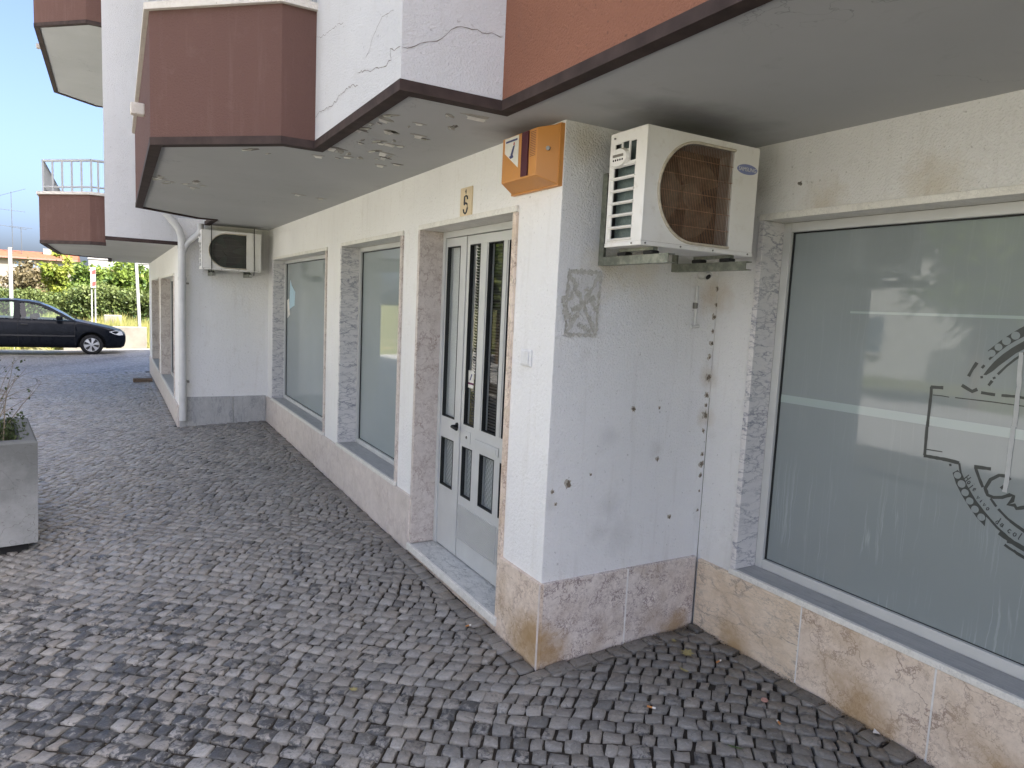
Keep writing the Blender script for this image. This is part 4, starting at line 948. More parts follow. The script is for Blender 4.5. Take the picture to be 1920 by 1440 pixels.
# ------------------------------------------------------------------ air conditioner
def rrect(pts, r, seg=6):
    out = []; n = len(pts)
    for i in range(n):
        p = Vector(pts[i]); a_ = Vector(pts[i-1]); b_ = Vector(pts[(i+1) % n]); da = (a_-p).normalized(); db = (b_-p).normalized()
        for k in range(seg+1):
            t = k/seg; q0 = p+da*r*(1-t); q1 = p+db*r*t; out.append(tuple(q0.lerp(q1, t)) if 0 else tuple((p+da*r)*(1-t)**2+p*2*t*(1-t)+(p+db*r)*t*t))
    return out
def ac_unit(x0, x1, yf, yb, z0, z1, yw, label, fanmat, wiremat, badge, gx0, gx1, ext, cables=False):
    """front at y=yf (faces -y), back at yb, wall at yw"""
    ac = empty('air_conditioner', ((x0+x1)/2, yb, z0)); tag(ac, label, 'air conditioner', 'wall-hung air conditioners')
    W_, H_ = x1-x0, z1-z0
    # front panel with a D-shaped hole: ring between the outline and the hole
    zc_ = (z0+z1)/2+.0; rg = (H_*.88)/2; cxg = gx0+rg
    hole = [(gx1, zc_-rg)]+[(cxg+rg*math.cos(t)*1.0, zc_+rg*math.sin(t)) for t in np.linspace(-math.pi/2, -3*math.pi/2, 41)]+[(gx1, zc_+rg)]
    hole = hole[::-1]
    bm = bmesh.new()
    ov = [bm.verts.new((x, yf, z)) for x, z in [(x0, z0+.018), (x1, z0+.018), (x1, z1), (x0, z1)]]
    hv = [bm.verts.new((x, yf, z)) for x, z in hole]
    eo = [bm.edges.new((ov[i], ov[(i+1) % 4])) for i in range(4)]; eh = [bm.edges.new((hv[i], hv[(i+1) % len(hv)])) for i in range(len(hv))]
    bmesh.ops.triangle_fill(bm, edges=eo+eh, use_beauty=True)
    for f in list(bm.faces):
        c = f.calc_center_median()
        ins = (c.x < gx1 and c.x > cxg and abs(c.z-zc_) < rg) or ((c.x-cxg)**2+(c.z-zc_)**2 < (rg*.985)**2 and c.x <= cxg+.001)
        if ins: bm.faces.remove(f)
    mb = MB(); bm.verts.index_update(); bm.verts.ensure_lookup_table()
    mb.add([v.co for v in bm.verts], [[v.index for v in f.verts] for f in bm.faces]); bm.free()
    # rim going in
    n = len(hole); mb.add([(x, yf, z) for x, z in hole]+[(x, yf+.022, z) for x, z in hole], [(i, (i+1) % n, n+(i+1) % n, n+i) for i in range(n)], True)
    mb.build('front_panel', M_AC, ac)
    # raised lip round the opening
    lip = MB(); pr = [(x, yf-.003, z) for x, z in hole]; lip.tube(pr, .006, 8); lip.build('grille_rim', M_ACRIM, ac)
    # casing: top, bottom, right side, back
    MB().box(x0+.0005, x1, yf+.0005, yb, z1-.0015, z1+.004, .001).build('top_cover', M_AC, ac)
    MB().box(x0-.003, x1+.003, yf-.004, yb+.002, z0, z0+.0175, .003).build('base_tray', M_AC, ac)
    MB().box(x1-.0025, x1, yf+.001, yb, z0+.018, z1-.002).build('side_panel', M_AC, ac)
    MB().box(x0+.02, x1-.003, yb-.003, yb, z0+.018, z1-.002).build('back_panel', M_DARKFAN, ac)
    # left side with louvred openings
    xl = x0; ho = []
    nrow = 6; y0_, y1_ = yb-.03, yf+.062; zt = z0+.325/.457*H_; zb_ = z0+.028
    rh = (zt-zb_)/nrow
    for k in range(nrow): ho.append((min(y0_, y1_), max(y0_, y1_), zb_+k*rh+.006, zb_+(k+1)*rh-.006))
    ycm = (y0_+y1_)/2
    ho.append((ycm-.068, ycm-.030, z1-.118, z1-.042)); ho.append((ycm-.022, ycm+.018, z1-.068, z1-.038)); ho.append((ycm+.026, ycm+.066, z1-.075, z1-.042))
    wall('louvred_side', M_AC, ac, 'x', xl, xl+.006, [yf+.001, yb], [z0+.018, z1-.002], ho)
    MB().tube([(xl+.003, yf+.0012, z0+.02), (xl+.003, yf+.0012, z1)], .0045, 8).build('corner_bead', M_AC, ac)
    for k in range(nrow+1):
        z = zb_+k*rh; MB().tube([(xl-.003, y0_+.012, z), (xl-.003, y1_-.004, z)], .0042, 8).build('louvre_bar', M_AC, ac)
    # oval hand grip
    ov_ = MB(); cyo, czo = ycm+.026, z1-.10
    ring = [(xl-.016, cyo+.052*math.cos(t), czo+.034*math.sin(t)) for t in np.linspace(0, 2*math.pi, 25)[:-1]]
    ring0 = [(xl-.001, cyo+.058*math.cos(t), czo+.04*math.sin(t)) for t in np.linspace(0, 2*math.pi, 25)[:-1]]
    ov_.add(ring+ring0, [tuple(range(24))]+[(i, (i+1) % 24, 24+(i+1) % 24, 24+i) for i in range(24)]); ov_.build('hand_grip', M_AC, ac)
    MB().box(xl-.0185, xl-.015, cyo-.034, cyo+.03, czo+.002, czo+.012).build('grip_recess', M_SCREW, ac)
    for k in range(5):
        MB().tube([(xl-.0175, cyo-.03+.014*k, czo-.010), (xl-.0155, cyo-.03+.014*k, czo-.010)], .0042, 8).build('vent_slot', M_RUBBER, ac)
    # condenser inside the left side and behind
    MB().box(x0+.03, x0+.034, yf+.06, yb-.02, z0+.02, z1-.01).build('condenser', M_FIN, ac)
    MB().tube([(x0+.04, yf+.05, z0+.02), (x0+.04, yf+.05, z1-.02)], .022, 10).build('condenser_edge', M_FIN, ac)
    # fan: hub and three broad blades, shroud
    fy = yf+.07; fm = MB()
    for b in range(3):
        a0 = b*2*math.pi/3+.35; vs = []
        for i in range(9):
            t = a0+i/8*1.55
            for r_ in (.25, 1.0): vs.append((cxg+.02+rg*.86*r_*math.cos(t), fy+.03*(i/8-.5)*(.4+r_*.6), zc_+rg*.86*r_*math.sin(t)))
        fm.add(vs, [(2*i, 2*i+1, 2*i+3, 2*i+2) for i in range(8)], True)
    fm.build('fan_blades', fanmat, ac)
    MB().tube([(cxg+.02, fy-.025, zc_), (cxg+.02, fy+.05, zc_)], rg*.25, 20).build('fan_hub', fanmat, ac)
    MB().box(x0+.05, gx1+.02, yb-.03, yb-.026, z0+.02, z1-.01).build('coil', M_FIN if fanmat is M_DARKFAN else fanmat, ac)
    # wire guard
    gm = MB(); yg = yf+.004; nx = int((gx1-gx0)/.0088)
    for i in range(1, nx):
        x = gx0+(gx1-gx0)*i/nx; h = rg if x > cxg else math.sqrt(max(0, rg*rg-(x-cxg)**2))
        if h > .02: gm.tube([(x, yg+.010, zc_-h), (x, yg, zc_-h+.012), (x, yg, zc_+h-.012), (x, yg+.010, zc_+h)], .0011, 4, False)
    for k in range(1, 6):
        z = zc_-rg+2*rg*k/6; dx = math.sqrt(max(0, rg*rg-(z-zc_)**2)); gm.tube([(cxg-dx, yg-.0015, z), (gx1, yg-.0015, z)], .0014, 5, False)
    tag(gm.build('wire_guard', wiremat, ac), kind='stuff')
    if badge:
        bx, bz = gx1+.079, z1-.092
        bm2 = MB(); bm2.prism([(bx+.060*math.cos(t), bz+.021*math.sin(t)) for t in np.linspace(0, 2*math.pi, 33)[:-1]], yf-.0022, yf-.0002, 'y'); bm2.build('badge', M_BLUE, ac)
        cu = bpy.data.curves.new('badge_text', 'FONT'); cu.body = 'SAMSUNG'; cu.size = .0235; cu.align_x = 'CENTER'; cu.align_y = 'CENTER'; cu.extrude = .0004
        to = bpy.data.objects.new('badge_text', cu); COL.objects.link(to); bpy.context.view_layer.update()
        me = bpy.data.meshes.new_from_object(to.evaluated_get(bpy.context.evaluated_depsgraph_get())); bpy.data.objects.remove(to)
        me.materials.clear(); me.materials.append(M_BADGE); to = bpy.data.objects.new('badge_text', me); COL.objects.link(to)
        to.rotation_euler = (R(90), 0, 0); to.location = (bx, yf-.0030, bz-.001); par(to, ac)
    for (sx_, sz_) in ((x0+.02, z0+.009), (x0+.33*W_, z0+.009), (x0+.62*W_, z0+.009), (x1-.03, z0+.009)):
        MB().tube([(sx_, yf-.0065, sz_), (sx_, yf-.003, sz_)], .004, 8).build('screw', M_SCREW, ac)
    for (sy_, sz_) in ((yf+.05, z0+.009), (yb-.03, z1-.018)):
        MB().tube([(xl-.006, sy_, sz_), (xl-.002, sy_, sz_)], .004, 8).build('screw', M_SCREW, ac)
    # wall brackets: L-profile upright and arm, rubber feet
    for bx in ext:
        br = empty('wall_bracket', (bx, yw, z0-.05), ac)
        m = MB(); zt_ = z0-.030; ya = yf-.09
        m.box(bx-.018, bx+.018, yw-.004, yw, z0-.065, z0+.325); m.box(bx-.018, bx-.014, yw-.034, yw-.0042, z0-.065, z0+.325)
        m.build('upright', M_GALV, br)
        m = MB(); m.box(bx-.0185, bx-.0145, ya, yw-.0045, zt_-.036, zt_); m.box(bx-.0142, bx+.018, ya, yw-.0045, zt_-.004, zt_-.0002); m.box(bx-.0142, bx+.018, ya, yw-.0045, zt_-.036, zt_-.0325); m.build('arm', M_GALV, br)
        for fy_ in (yf+.03, yb-.03):
            MB().box(bx-.02, bx+.02, fy_-.028, fy_+.028, zt_, zt_+.016, .004).build('rubber_foot', M_RUBBER, br)
        MB().box(bx-.012, bx+.012, yf+.005, yb-.005, zt_+.0165, z0-.0005).build('foot_rail', M_GALV, br)
    if cables:
        for cx_ in (x0+.10, x1-.075):
            MB().tube([(cx_, yf-.009, z1+.06), (cx_, yf-.010, z1-.02), (cx_+.002, yf-.010, z0+.02), (cx_+.004, yf+.03, z0-.04)], .0045, 6).build('cable', M_RUBBER, ac)
    return ac
ac_unit(.142, .764, -.35, -.125, 1.866, 2.318, .003, 'white air conditioner with rusty wire grille and oval badge, beside the shop window', M_FAN, M_WIRE, True, .215, .617, (.225, .652))
ac_unit(-.774, -.142, 6.058, 6.285, 1.868, 2.303, L, 'smaller-looking distant air conditioner with dark fan, beside the drainpipe', M_DARKFAN, M_SCREW, False, -.70, -.30, (-.66, -.27), True)

# stub of cut pipe under the machine
pc = empty('pipe_stub', (.82, 0, 1.6)); tag(pc, 'short white cut pipe and conduit left on the wall under the air conditioner', 'pipe')
MB().tube([(.826, .003, 1.80), (.826, -.03, 1.80), (.826, -.045, 1.79)], .022, 14).build('pipe_end', M_PVC, pc)
MB().tube([(.826, -.0455, 1.789), (.826, -.047, 1.788)], .014, 12).build('pipe_mouth', M_RUBBER, pc)
MB().tube([(.800, -.006, 1.745), (.803, -.006, 1.64), (.800, -.006, 1.555)], .0085, 8).build('conduit', M_PVC, pc)
MB().tube([(.825, -.008, 1.552), (.775, -.008, 1.548)], .009, 8).build('conduit_end', M_PVC, pc)
MB().box(.786, .808, -.014, .003, 1.635, 1.665, .003).build('clip', M_SCREW, pc)

# ------------------------------------------------------------------ alarm siren
al = empty('alarm_box', (0, .2, 2.12)); tag(al, 'orange wedge-shaped alarm siren box above the door beside the corner', 'alarm box')
base = [(0.008, 2.116), (.405, 2.116), (.405, 2.372), (.008, 2.372)]
MB().prism(base, -.020, 0.0005, 'x').build('back_plate', M_ORANGE, al)
fy0, fy1, fz0, fz1, fx = .062, .356, 2.156, 2.350, -.102
b0 = [(-.0205, y, z) for y, z in [(.014, 2.122), (.399, 2.122), (.399, 2.367), (.014, 2.367)]]; f0 = [(fx, y, z) for y, z in [(fy0, fz0), (fy1, fz0), (fy1, fz1), (fy0, fz1)]]
cm = MB().add(b0+f0, [(4, 5, 6, 7)]+[(i, (i+1) % 4, 4+(i+1) % 4, 4+i) for i in range(4)])
co = cm.build('cover', M_ORANGE, al)
bm = bmesh.new(); bm.from_mesh(co.data); bmesh.ops.bevel(bm, geom=list(bm.edges), offset=.004, segments=2, profile=.5, affect='EDGES'); bm.to_mesh(co.data); bm.free()
def fpt(u, v, d=.001): return (fx-d, fy1-(fy1-fy0)*u, fz0+(fz1-fz0)*v)
MB().add([fpt(.60, .03), fpt(.80, .03), fpt(.80, .98), fpt(.60, .98)], [(0, 1, 2, 3)]).build('strobe_lens', M_LENS, al)
lens = MB().prism([(fpt(.61, 0)[1], fz0+.006), (fpt(.79, 0)[1], fz0+.006), (fpt(.79, 0)[1], fz1-.004), (fpt(.61, 0)[1], fz1-.004)], fx-.006, fx-.0012, 'x'); lens.build('strobe_lens', M_LENS, al)
for k in range(15):
    v = .42+.036*k; MB().add([fpt(.83, v), fpt(.98, v), fpt(.98, v+.014), fpt(.83, v+.014)], [(0, 1, 2, 3)]).build('speaker_slot', M_BROWNB, al)
MB().add([fpt(.08, .98, .0012), fpt(.50, .98, .0012), fpt(.50, .26, .0012), fpt(.08, .66, .0012)], [(0, 3, 2, 1)]).build('warning_sticker', M_STICK, al)
MB().add([fpt(.11, .92, .0018), fpt(.46, .92, .0018), fpt(.46, .875, .0018), fpt(.11, .875, .0018)], [(0, 1, 2, 3)]).build('sticker_print', M_INK, al)
MB().add([fpt(.26, .58, .0018), fpt(.33, .58, .0018), fpt(.39, .78, .0018), fpt(.34, .78, .0018)], [(0, 1, 2, 3)]).build('sticker_print', M_INK, al)
MB().add([fpt(.22, .56, .0018), fpt(.27, .50, .0018), fpt(.36, .52, .0018), fpt(.33, .59, .0018)], [(0, 1, 2, 3)]).build('sticker_print', M_INK, al)
MB().add([fpt(.34, .79, .0018), fpt(.38, .79, .0018), fpt(.38, .85, .0018), fpt(.35, .85, .0018)], [(0, 1, 2, 3)]).build('sticker_print', M_RED, al)
ml = MB(); ml.tube([(-.060, .034, 2.265), (-.066, .030, 2.265)], .009, 12); ml.build('cover_screw', M_SCREW, al)

# ------------------------------------------------------------------ number tile, bell switch
nt = empty('house_number', (0, .915, 2.075)); tag(nt, 'cream house number tile with a 5 above the glazed door', 'number tile')
MB().box(-.008, .001, .846, .984, 2.074, 2.222, .002).build('tile', M_PLATE, nt)
def tbox(txt, size, loc, rot, mat, parent, name, ex=.0006, sc=(1, 1, 1)):
    cu = bpy.data.curves.new(name, 'FONT'); cu.body = txt; cu.size = size; cu.align_x = 'CENTER'; cu.align_y = 'CENTER'; cu.extrude = ex
    to = bpy.data.objects.new(name, cu); COL.objects.link(to); bpy.context.view_layer.update()
    me = bpy.data.meshes.new_from_object(to.evaluated_get(bpy.context.evaluated_depsgraph_get())); bpy.data.objects.remove(to)
    me.materials.clear(); me.materials.append(mat); to = bpy.data.objects.new(name, me); COL.objects.link(to); to.rotation_euler = rot; to.location = loc; to.scale = sc; par(to, parent); return to
# hand-drawn 5, faces -x (left of the reader is +y)
def stroke5():
    P_ = [(.022, .046), (-.018, .046), (-.018, .046)]
    mb = MB(); cy_, cz_ = .915, 2.128
    def pt(u, v): return (-.0088, cy_-u, cz_+v)
    seq = [[(.024, .030), (.020, .044), (.004, .049), (-.012, .046), (-.014, .006)], [(-.014, .004), (.004, .012), (.020, .004), (.024, -.016), (.016, -.036), (0, -.044), (-.016, -.036), (-.022, -.020)]]
    for s_ in seq:
        mb.tube([pt(u, v) for u, v in s_], .0048, 6)
    mb.tube([pt(.0, .072), pt(.0, .074)], .006, 8)
    mb.disc((-.0084, cy_, cz_+.072), (1, 0, 0), .013, 16, .006)
    return mb.build('numeral', M_NUM, nt)
stroke5()
bs = empty('bell_switch', (0, .222, 1.34)); tag(bs, 'white square doorbell switch on the wall right of the door', 'doorbell')
MB().box(-.010, .001, .176, .268, 1.336, 1.414, .006).build('cover_plate', M_SWITCH, bs)
MB().box(-.015, -.0102, .190, .254, 1.345, 1.405, .004).build('button', M_SWITCH, bs)

# ------------------------------------------------------------------ planter
pn = empty('planter', (-2.45, 3.0, float(gz(-2.45, 3)))); tag(pn, 'weathered grey concrete planter with mossy rim at the left edge', 'planter')
rot_ = R(8); ux = np.array([math.cos(rot_), math.sin(rot_)]); uy = np.array([-ux[1], ux[0]]); cor = np.array([-2.052, 2.56]); SZ = .95
def pc_(a_, b_, ins): # a_: 0..1 from right corner to left, b_ 0..1 back
    p = cor-ux*(ins+a_*(SZ-2*ins))+uy*(ins+b_*(SZ-2*ins)); return (float(p[0]), float(p[1]))
sq = lambda ins: [pc_(0, 0, ins), pc_(1, 0, ins), pc_(1, 1, ins), pc_(0, 1, ins)]
zb = .012; zt = .655
out0 = sq(.0); inn0 = sq(.09)
mb = MB(); vs = [(x, y, zb) for x, y in sq(.012)]+[(x, y, zt-.012) for x, y in out0]+[(x, y, zt) for x, y in sq(.012)]+[(x, y, zt) for x, y in sq(.08)]+[(x, y, zt-.09) for x, y in inn0]
fs = [(3, 2, 1, 0)]
for r_ in range(4):
    for i in range(4): j = (i+1) % 4; fs.append((r_*4+i, r_*4+j, r_*4+4+j, r_*4+4+i))
mb.add(vs, fs).build('trough', M_CONC, pn)
MB().prism(sq(.06), -.14, zb-.0005, 'z').build('foot', M_DARK, pn)  # recessed foot, coloured near-black as the shadow gap under the trough
MB().prism(sq(.0905), zt-.13, zt-.06, 'z').build('soil', M_SOILP, pn)

def leaves(name, centers, size, mat, parent=None, tone=None, aspect=.55, kind=None, flat=.0):
    """one quad leaf per centre, random orientation"""
    c = np.asarray(centers); n = len(c); d1 = rng.normal(size=(n, 3)); d1[:, 2] *= (1-flat); d1 /= np.linalg.norm(d1, axis=1, keepdims=True)
    d2 = np.cross(d1, rng.normal(size=(n, 3))); d2 /= np.linalg.norm(d2, axis=1, keepdims=True)
    s = np.asarray(size)*rng.uniform(.6, 1.3, (n, 1)); w_ = s*aspect
    V = np.stack([c-d1*s, c+d2*w_, c+d1*s, c-d2*w_], 1).reshape(-1, 3)
    t = tone if tone is not None else rng.random(n)
    o = npmesh(name, V, 4, np.arange(4*n).reshape(-1, 4), mat, parent, {'tone': np.repeat(np.clip(t, 0, 1), 4)})
    if kind: tag(o, kind=kind)
    return o

# shrub growing in the planter: bare arching twigs, a few leaves
sh = empty('shrub', (-2.4, 3.0, .58)); tag(sh, 'straggly half-bare shrub growing out of the concrete planter', 'shrub')
tw = MB(); tips = []
for i in range(64):
    bx, by = pc_(rng.uniform(.05, .9), rng.uniform(.05, .9), .12); ang = rng.uniform(-1.0, 1.0); ln = rng.uniform(.25, .62)
    dirx, diry = math.cos(ang)*rng.uniform(-.2, .75), rng.uniform(-.5, .5); p = Vector((bx, by, .575)); pts = [p]
    v = Vector((dirx*.5, diry*.5, 1)).normalized()
    for k in range(5):
        v = (v+Vector((dirx*.14+rng.normal(0, .1), diry*.1+rng.normal(0, .1), -.07))).normalized(); p = p+v*ln/5; pts.append(p)
        if k > 1 and rng.random() < .8:
            q = p+Vector((rng.normal(.02, .09), rng.normal(0, .09), rng.uniform(.0, .11))); tw.tube([p, (p+q)/2+Vector((0, 0, .01)), q], [.0016, .0012, .0008], 4); tips.append(q)
    tw.tube(pts, [.0045, .004, .003, .0024, .0018, .001], 5); tips.append(p)
tw.build('twigs', M_TWIG, sh)
cs_ = []
for i in range(2600):
    bx, by = pc_(rng.uniform(-.02, 1), rng.uniform(0, 1), .05); cs_.append((bx, by, .60+abs(rng.normal(0, .055))))
for t in tips:
    for j in range(rng.integers(0, 3)): cs_.append(tuple(np.array(t)+rng.normal(0, .012, 3)))
leaves('foliage', cs_, .013, M_PLANT, sh)

# ------------------------------------------------------------------ car
def make_car():
    nose, yn, wdt = -1.34, 20.0, 1.68; yc = yn+wdt/2; z0 = float(gz(-2.3, 20.6))-.002
    car = empty('parked_car', (-3.4, yc, z0)); tag(car, 'dark blue parked hatchback seen side-on at the end of the pavement', 'car')
    X_ = lambda s: nose-s
    topk = [(0, .55), (.03, .60), (.16, .675), (.35, .75), (.7, .83), (1.0, .895), (1.2, .935), (1.6, .95), (2.4, .965), (3.3, .985), (4.0, .99), (4.12, .93), (4.2, .80)]
    botk = [(0, .40), (.03, .26), (.12, .20), (.4, .19), (3.9, .2), (4.1, .27), (4.2, .42)]
    tp = lambda s: np.interp(s, *zip(*topk)); bt0 = lambda s: np.interp(s, *zip(*botk))
    wh = (.83, 3.33); ra = .345
    def bt(s):
        b = bt0(s)
        for c in wh:
            if abs(s-c) < ra: b = max(b, .28+math.sqrt(ra*ra-(s-c)**2)*1.0)
        return b
    def hw(s, z):
        k = np.interp(z, [.15, .3, .5, .7, .95], [.775, .825, .84, .832, .775])
        return k*(1-.16*max(0, 1-s/.55)**2)*(1-.12*max(0, (s-3.75)/.45)**2)
    ss = sorted(set([0, .015, .04, .08, .12]+list(np.linspace(.16, 4.1, 72))+[4.15, 4.18, 4.2]+[c+d for c in wh for d in (-ra-.001, -ra+.001, ra-.001, ra+.001)]))
    mb = MB(); rings = []
    for s in ss:
        b, t = bt(s), tp(s); ring = []
        zs = np.linspace(b, t-.02, 8)
        side = [(hw(s, z), z) for z in zs]; wt = hw(s, t)*.95
        crown = [(wt*u, t+.02*(1-u*u)-.004) for u in (.97, .8, .5, .2)]
        half = side+crown
        ring = [(X_(s), yc-y, z0+z) for y, z in half]+[(X_(s), yc+y, z0+z) for y, z in half[::-1]]
        rings.append(ring)
    n = len(rings[0]); vs = [v for r_ in rings for v in r_]; fs = []
    for i in range(len(rings)-1):
        for k in range(n): fs.append((i*n+k, i*n+(k+1) % n, (i+1)*n+(k+1) % n, (i+1)*n+k))
    mb.add(vs, fs, True); mb.add(rings[0], [tuple(range(n))]); mb.add(rings[-1], [tuple(range(n))[::-1]]); mb.build('body', M_CARP, car)
    MB().box(X_(4.0), X_(.3), yc-.60, yc+.60, z0+.19, z0+.66).build('underbody', M_RUBBER, car)
    # cabin: roof, pillars, panes. side plane leans in
    ys = lambda z: np.interp(z, [.93, 1.42], [.785, .60])
    roofk = [(1.22, .945), (1.5, 1.12), (1.8, 1.29), (2.0, 1.375), (2.25, 1.425), (2.7, 1.45), (3.2, 1.425), (3.6, 1.35), (3.85, 1.22), (4.08, .99)]
    rf = lambda s: np.interp(s, *zip(*roofk))
    def sheetx(s0, s1, name, mat, inset=0.0, dz=0.0, k=10):
        m = MB(); S = np.linspace(s0, s1, k); vs = []
        for s in S:
            z = rf(s)+dz; w_ = ys(z)-inset
            for u in np.linspace(-1, 1, 9): vs.append((X_(s), yc+u*w_, z0+z+.03*(1-u*u)))
        m.add(vs, [(i*9+j, i*9+j+1, (i+1)*9+j+1, (i+1)*9+j) for i in range(k-1) for j in range(8)], True); return m.build(name, mat, car)
    sheetx(1.98, 3.55, 'roof', M_CARP); sheetx(1.24, 1.98, 'windscreen', M_CARGLASS, .03); sheetx(3.55, 4.05, 'rear_window', M_CARGLASS, .03)
    def sidepoly(pts, sgn, d=0.0, th=.02):
        return [(X_(s), yc+sgn*(ys(z)-d), z0+z) for s, z in pts]
    PI = [('pillar', M_CARP, [(1.18, .93), (1.34, .945), (1.66, 1.13), (2.06, 1.33), (2.0, 1.378), (1.5, 1.125)]),
          ('roof_rail', M_CARP, [(2.0, 1.378), (2.06, 1.33), (2.3, 1.375), (2.7, 1.395), (3.2, 1.375), (3.55, 1.30), (3.6, 1.352), (3.2, 1.43), (2.7, 1.452), (2.25, 1.427)]),
          ('pillar', M_CARP, [(2.44, .955), (2.60, .955), (2.58, 1.394), (2.46, 1.386)]),
          ('pillar', M_CARP, [(3.42, .97), (4.08, .975), (3.85, 1.22), (3.6, 1.352), (3.5, 1.31), (3.55, 1.2)])]
    for sg in (-1, 1):
        for nm, m_, p in PI:
            o = sidepoly(p, sg); i_ = sidepoly(p, sg, .025); n = len(p); MB().add(o+i_, [tuple(range(n)), tuple(range(n, 2*n))]+[(a_, (a_+1) % n, n+(a_+1) % n, n+a_) for a_ in range(n)]).build(nm, m_, car)
        MB().add(sidepoly([(1.34, .945), (2.44, .957), (2.46, 1.385), (2.3, 1.377), (2.06, 1.332), (1.66, 1.132)], sg, .012), [tuple(range(6))]).build('side_window', M_CARGLASS, car)
        MB().add(sidepoly([(2.60, .957), (3.42, .972), (3.55, 1.2), (3.5, 1.308), (3.2, 1.375), (2.7, 1.396), (2.58, 1.394)], sg, .012), [tuple(range(7))]).build('side_window', M_CARGLASS, car)
        # mouldings, door gaps, handle, mirror
        for s0, s1, zz, hh in ((1.22, 2.94, .50, .035),):
            MB().box(X_(s1), X_(s0), yc+sg*.838, yc+sg*.852, z0+zz, z0+zz+hh, .004).build('side_moulding', M_TRIM, car)
        for sgap in (1.22, 2.5):
            pts = [(X_(sgap+.0), yc+sg*(hw(sgap, z)+.0015), z0+z) for z in np.linspace(.24, .93, 10)]; MB().tube(pts, .005, 4).build('door_gap', M_RUBBER, car)
        for sh_ in (2.28, 3.05): MB().box(X_(sh_+.16), X_(sh_), yc+sg*.832, yc+sg*.858, z0+.80, z0+.828, .006).build('door_handle', M_TRIM, car)
        mr = MB(); mr.box(X_(1.64), X_(1.49), yc+sg*.80, yc+sg*.965, z0+.955, z0+1.06, .03); mr.build('mirror', M_CARP, car)
        hl_ = MB(); pts = [(.06, .57), (.10, .665), (.24, .70), (.40, .655), (.30, .60), (.16, .555)]
        o = [(X_(s), yc+sg*(hw(s, z)+.006), z0+z) for s, z in pts]; hl_.add(o+[(p_[0], p_[1]-sg*.05, p_[2]) for p_ in o], [tuple(range(6))]+[(a_, (a_+1) % 6, 6+(a_+1) % 6, 6+a_) for a_ in range(6)]); hl_.build('headlight', M_HEADL, car)
        for c in wh:
            wl = empty('wheel', (X_(c), yc+sg*.74, z0+.285), car); y_o, y_i = yc+sg*.815, yc+sg*.63
            prof = [(.19, y_o), (.255, y_o+sg*.006), (.282, y_o-sg*.02), (.287, (y_o+y_i)/2), (.282, y_i+sg*.02), (.19, y_i)]; vs = []; N = 36
            for (r_, y_) in prof:
                for k in range(N): t = 2*math.pi*k/N; vs.append((X_(c)+r_*math.cos(t), y_, z0+.287+r_*math.sin(t)))
            MB().add(vs, [(i*N+k, i*N+(k+1) % N, (i+1)*N+(k+1) % N, (i+1)*N+k) for i in range(5) for k in range(N)], True).build('tyre', M_TYRE, wl)
            MB().tube([(X_(c), y_o-sg*.03, z0+.287), (X_(c), y_o-sg*.06, z0+.287)], .192, 32).build('rim', M_TRIM, wl)
            hc_ = MB()
            for k in range(6):
                t = 2*math.pi*k/6+.26; pp = []
                for (r_, da) in ((.03, -.6), (.10, -.26), (.18, -.30), (.186, 0), (.18, .30), (.10, .26), (.03, .6)):
                    pp.append((X_(c)+r_*math.cos(t+da), y_o-sg*.012+sg*(.02*(1-r_/.19)), z0+.287+r_*math.sin(t+da)))
                hc_.add(pp, [tuple(range(7))])
            ring = [(X_(c)+.186*math.cos(t), y_o-sg*.012, z0+.287+.186*math.sin(t)) for t in np.linspace(0, 2*math.pi, 33)]
            hc_.tube(ring, .008, 6); hc_.tube([(X_(c), y_o-sg*.02, z0+.287), (X_(c), y_o+sg*.012, z0+.287)], .035, 16); hc_.build('hubcap', M_HUB, wl)
    MB().box(X_(2.25), X_(2.1), yc-.62, yc-.14, z0+.5, z0+1.08, .06).build('seat', M_SEAT, car); MB().box(X_(2.25), X_(2.1), yc+.14, yc+.62, z0+.5, z0+1.08, .06).build('seat', M_SEAT, car)
    MB().box(X_(3.3), X_(3.1), yc-.62, yc+.62, z0+.5, z0+1.0, .06).build('seat', M_SEAT, car)
    MB().box(-1.36, -1.335, yc-.55, yc+.55, z0+.42, z0+.50, .008).build('grille', M_TRIM, car)
    return car
make_car()

# ------------------------------------------------------------------ things beyond the forecourt
zg = lambda x, y: float(gz(x, y))
cb = tag(MB().box(-3.0, -.69, 23.1, 23.45, -.6, .40, .02).build('low_wall', M_CONC2), 'low sunlit concrete wall end behind the nose of the parked car', 'wall')
tag(MB().box(-1.35, -1.045, 11.36, 11.52, zg(-1.2, 11.4)-.002, zg(-1.2, 11.4)+.055, .006).build('wooden_board', M_WOOD), 'short brown board lying at the foot of the far wall', 'board')
def post(x, y, z1, r, label, lean=0.0, name='post', board=False):
    p = empty(name, (x, y, zg(x, y)-.1)); tag(p, label, 'post')
    MB().tube([(x-lean, y, zg(x, y)-.35), (x, y, z1)], r, 12).build('pole', M_POST, p)
    MB().tube([(x, y, z1), (x, y, z1+.02)], r*1.15, 12).build('cap', M_POST, p)
    return p
post(-4.37, 24.0, 2.70, .055, 'tall white post rising behind the parked car roof', 0, 'post')
post(-.955, 24.0, 2.6, .05, 'slightly leaning white post right of the marker board', -.12, 'post')
mk = empty('marker_post', (-2.19, 24, -.3)); tag(mk, 'narrow white post with red and white marker board', 'sign')
for dx in (-.05, .05): MB().tube([(-2.19+dx, 24.05, -.5), (-2.185+dx, 24.05, 2.2)], .022, 8).build('pole', M_POST, mk)
MB().box(-2.26, -2.11, 23.99, 24.02, 1.60, 2.26, .004).build('board', M_POST, mk)
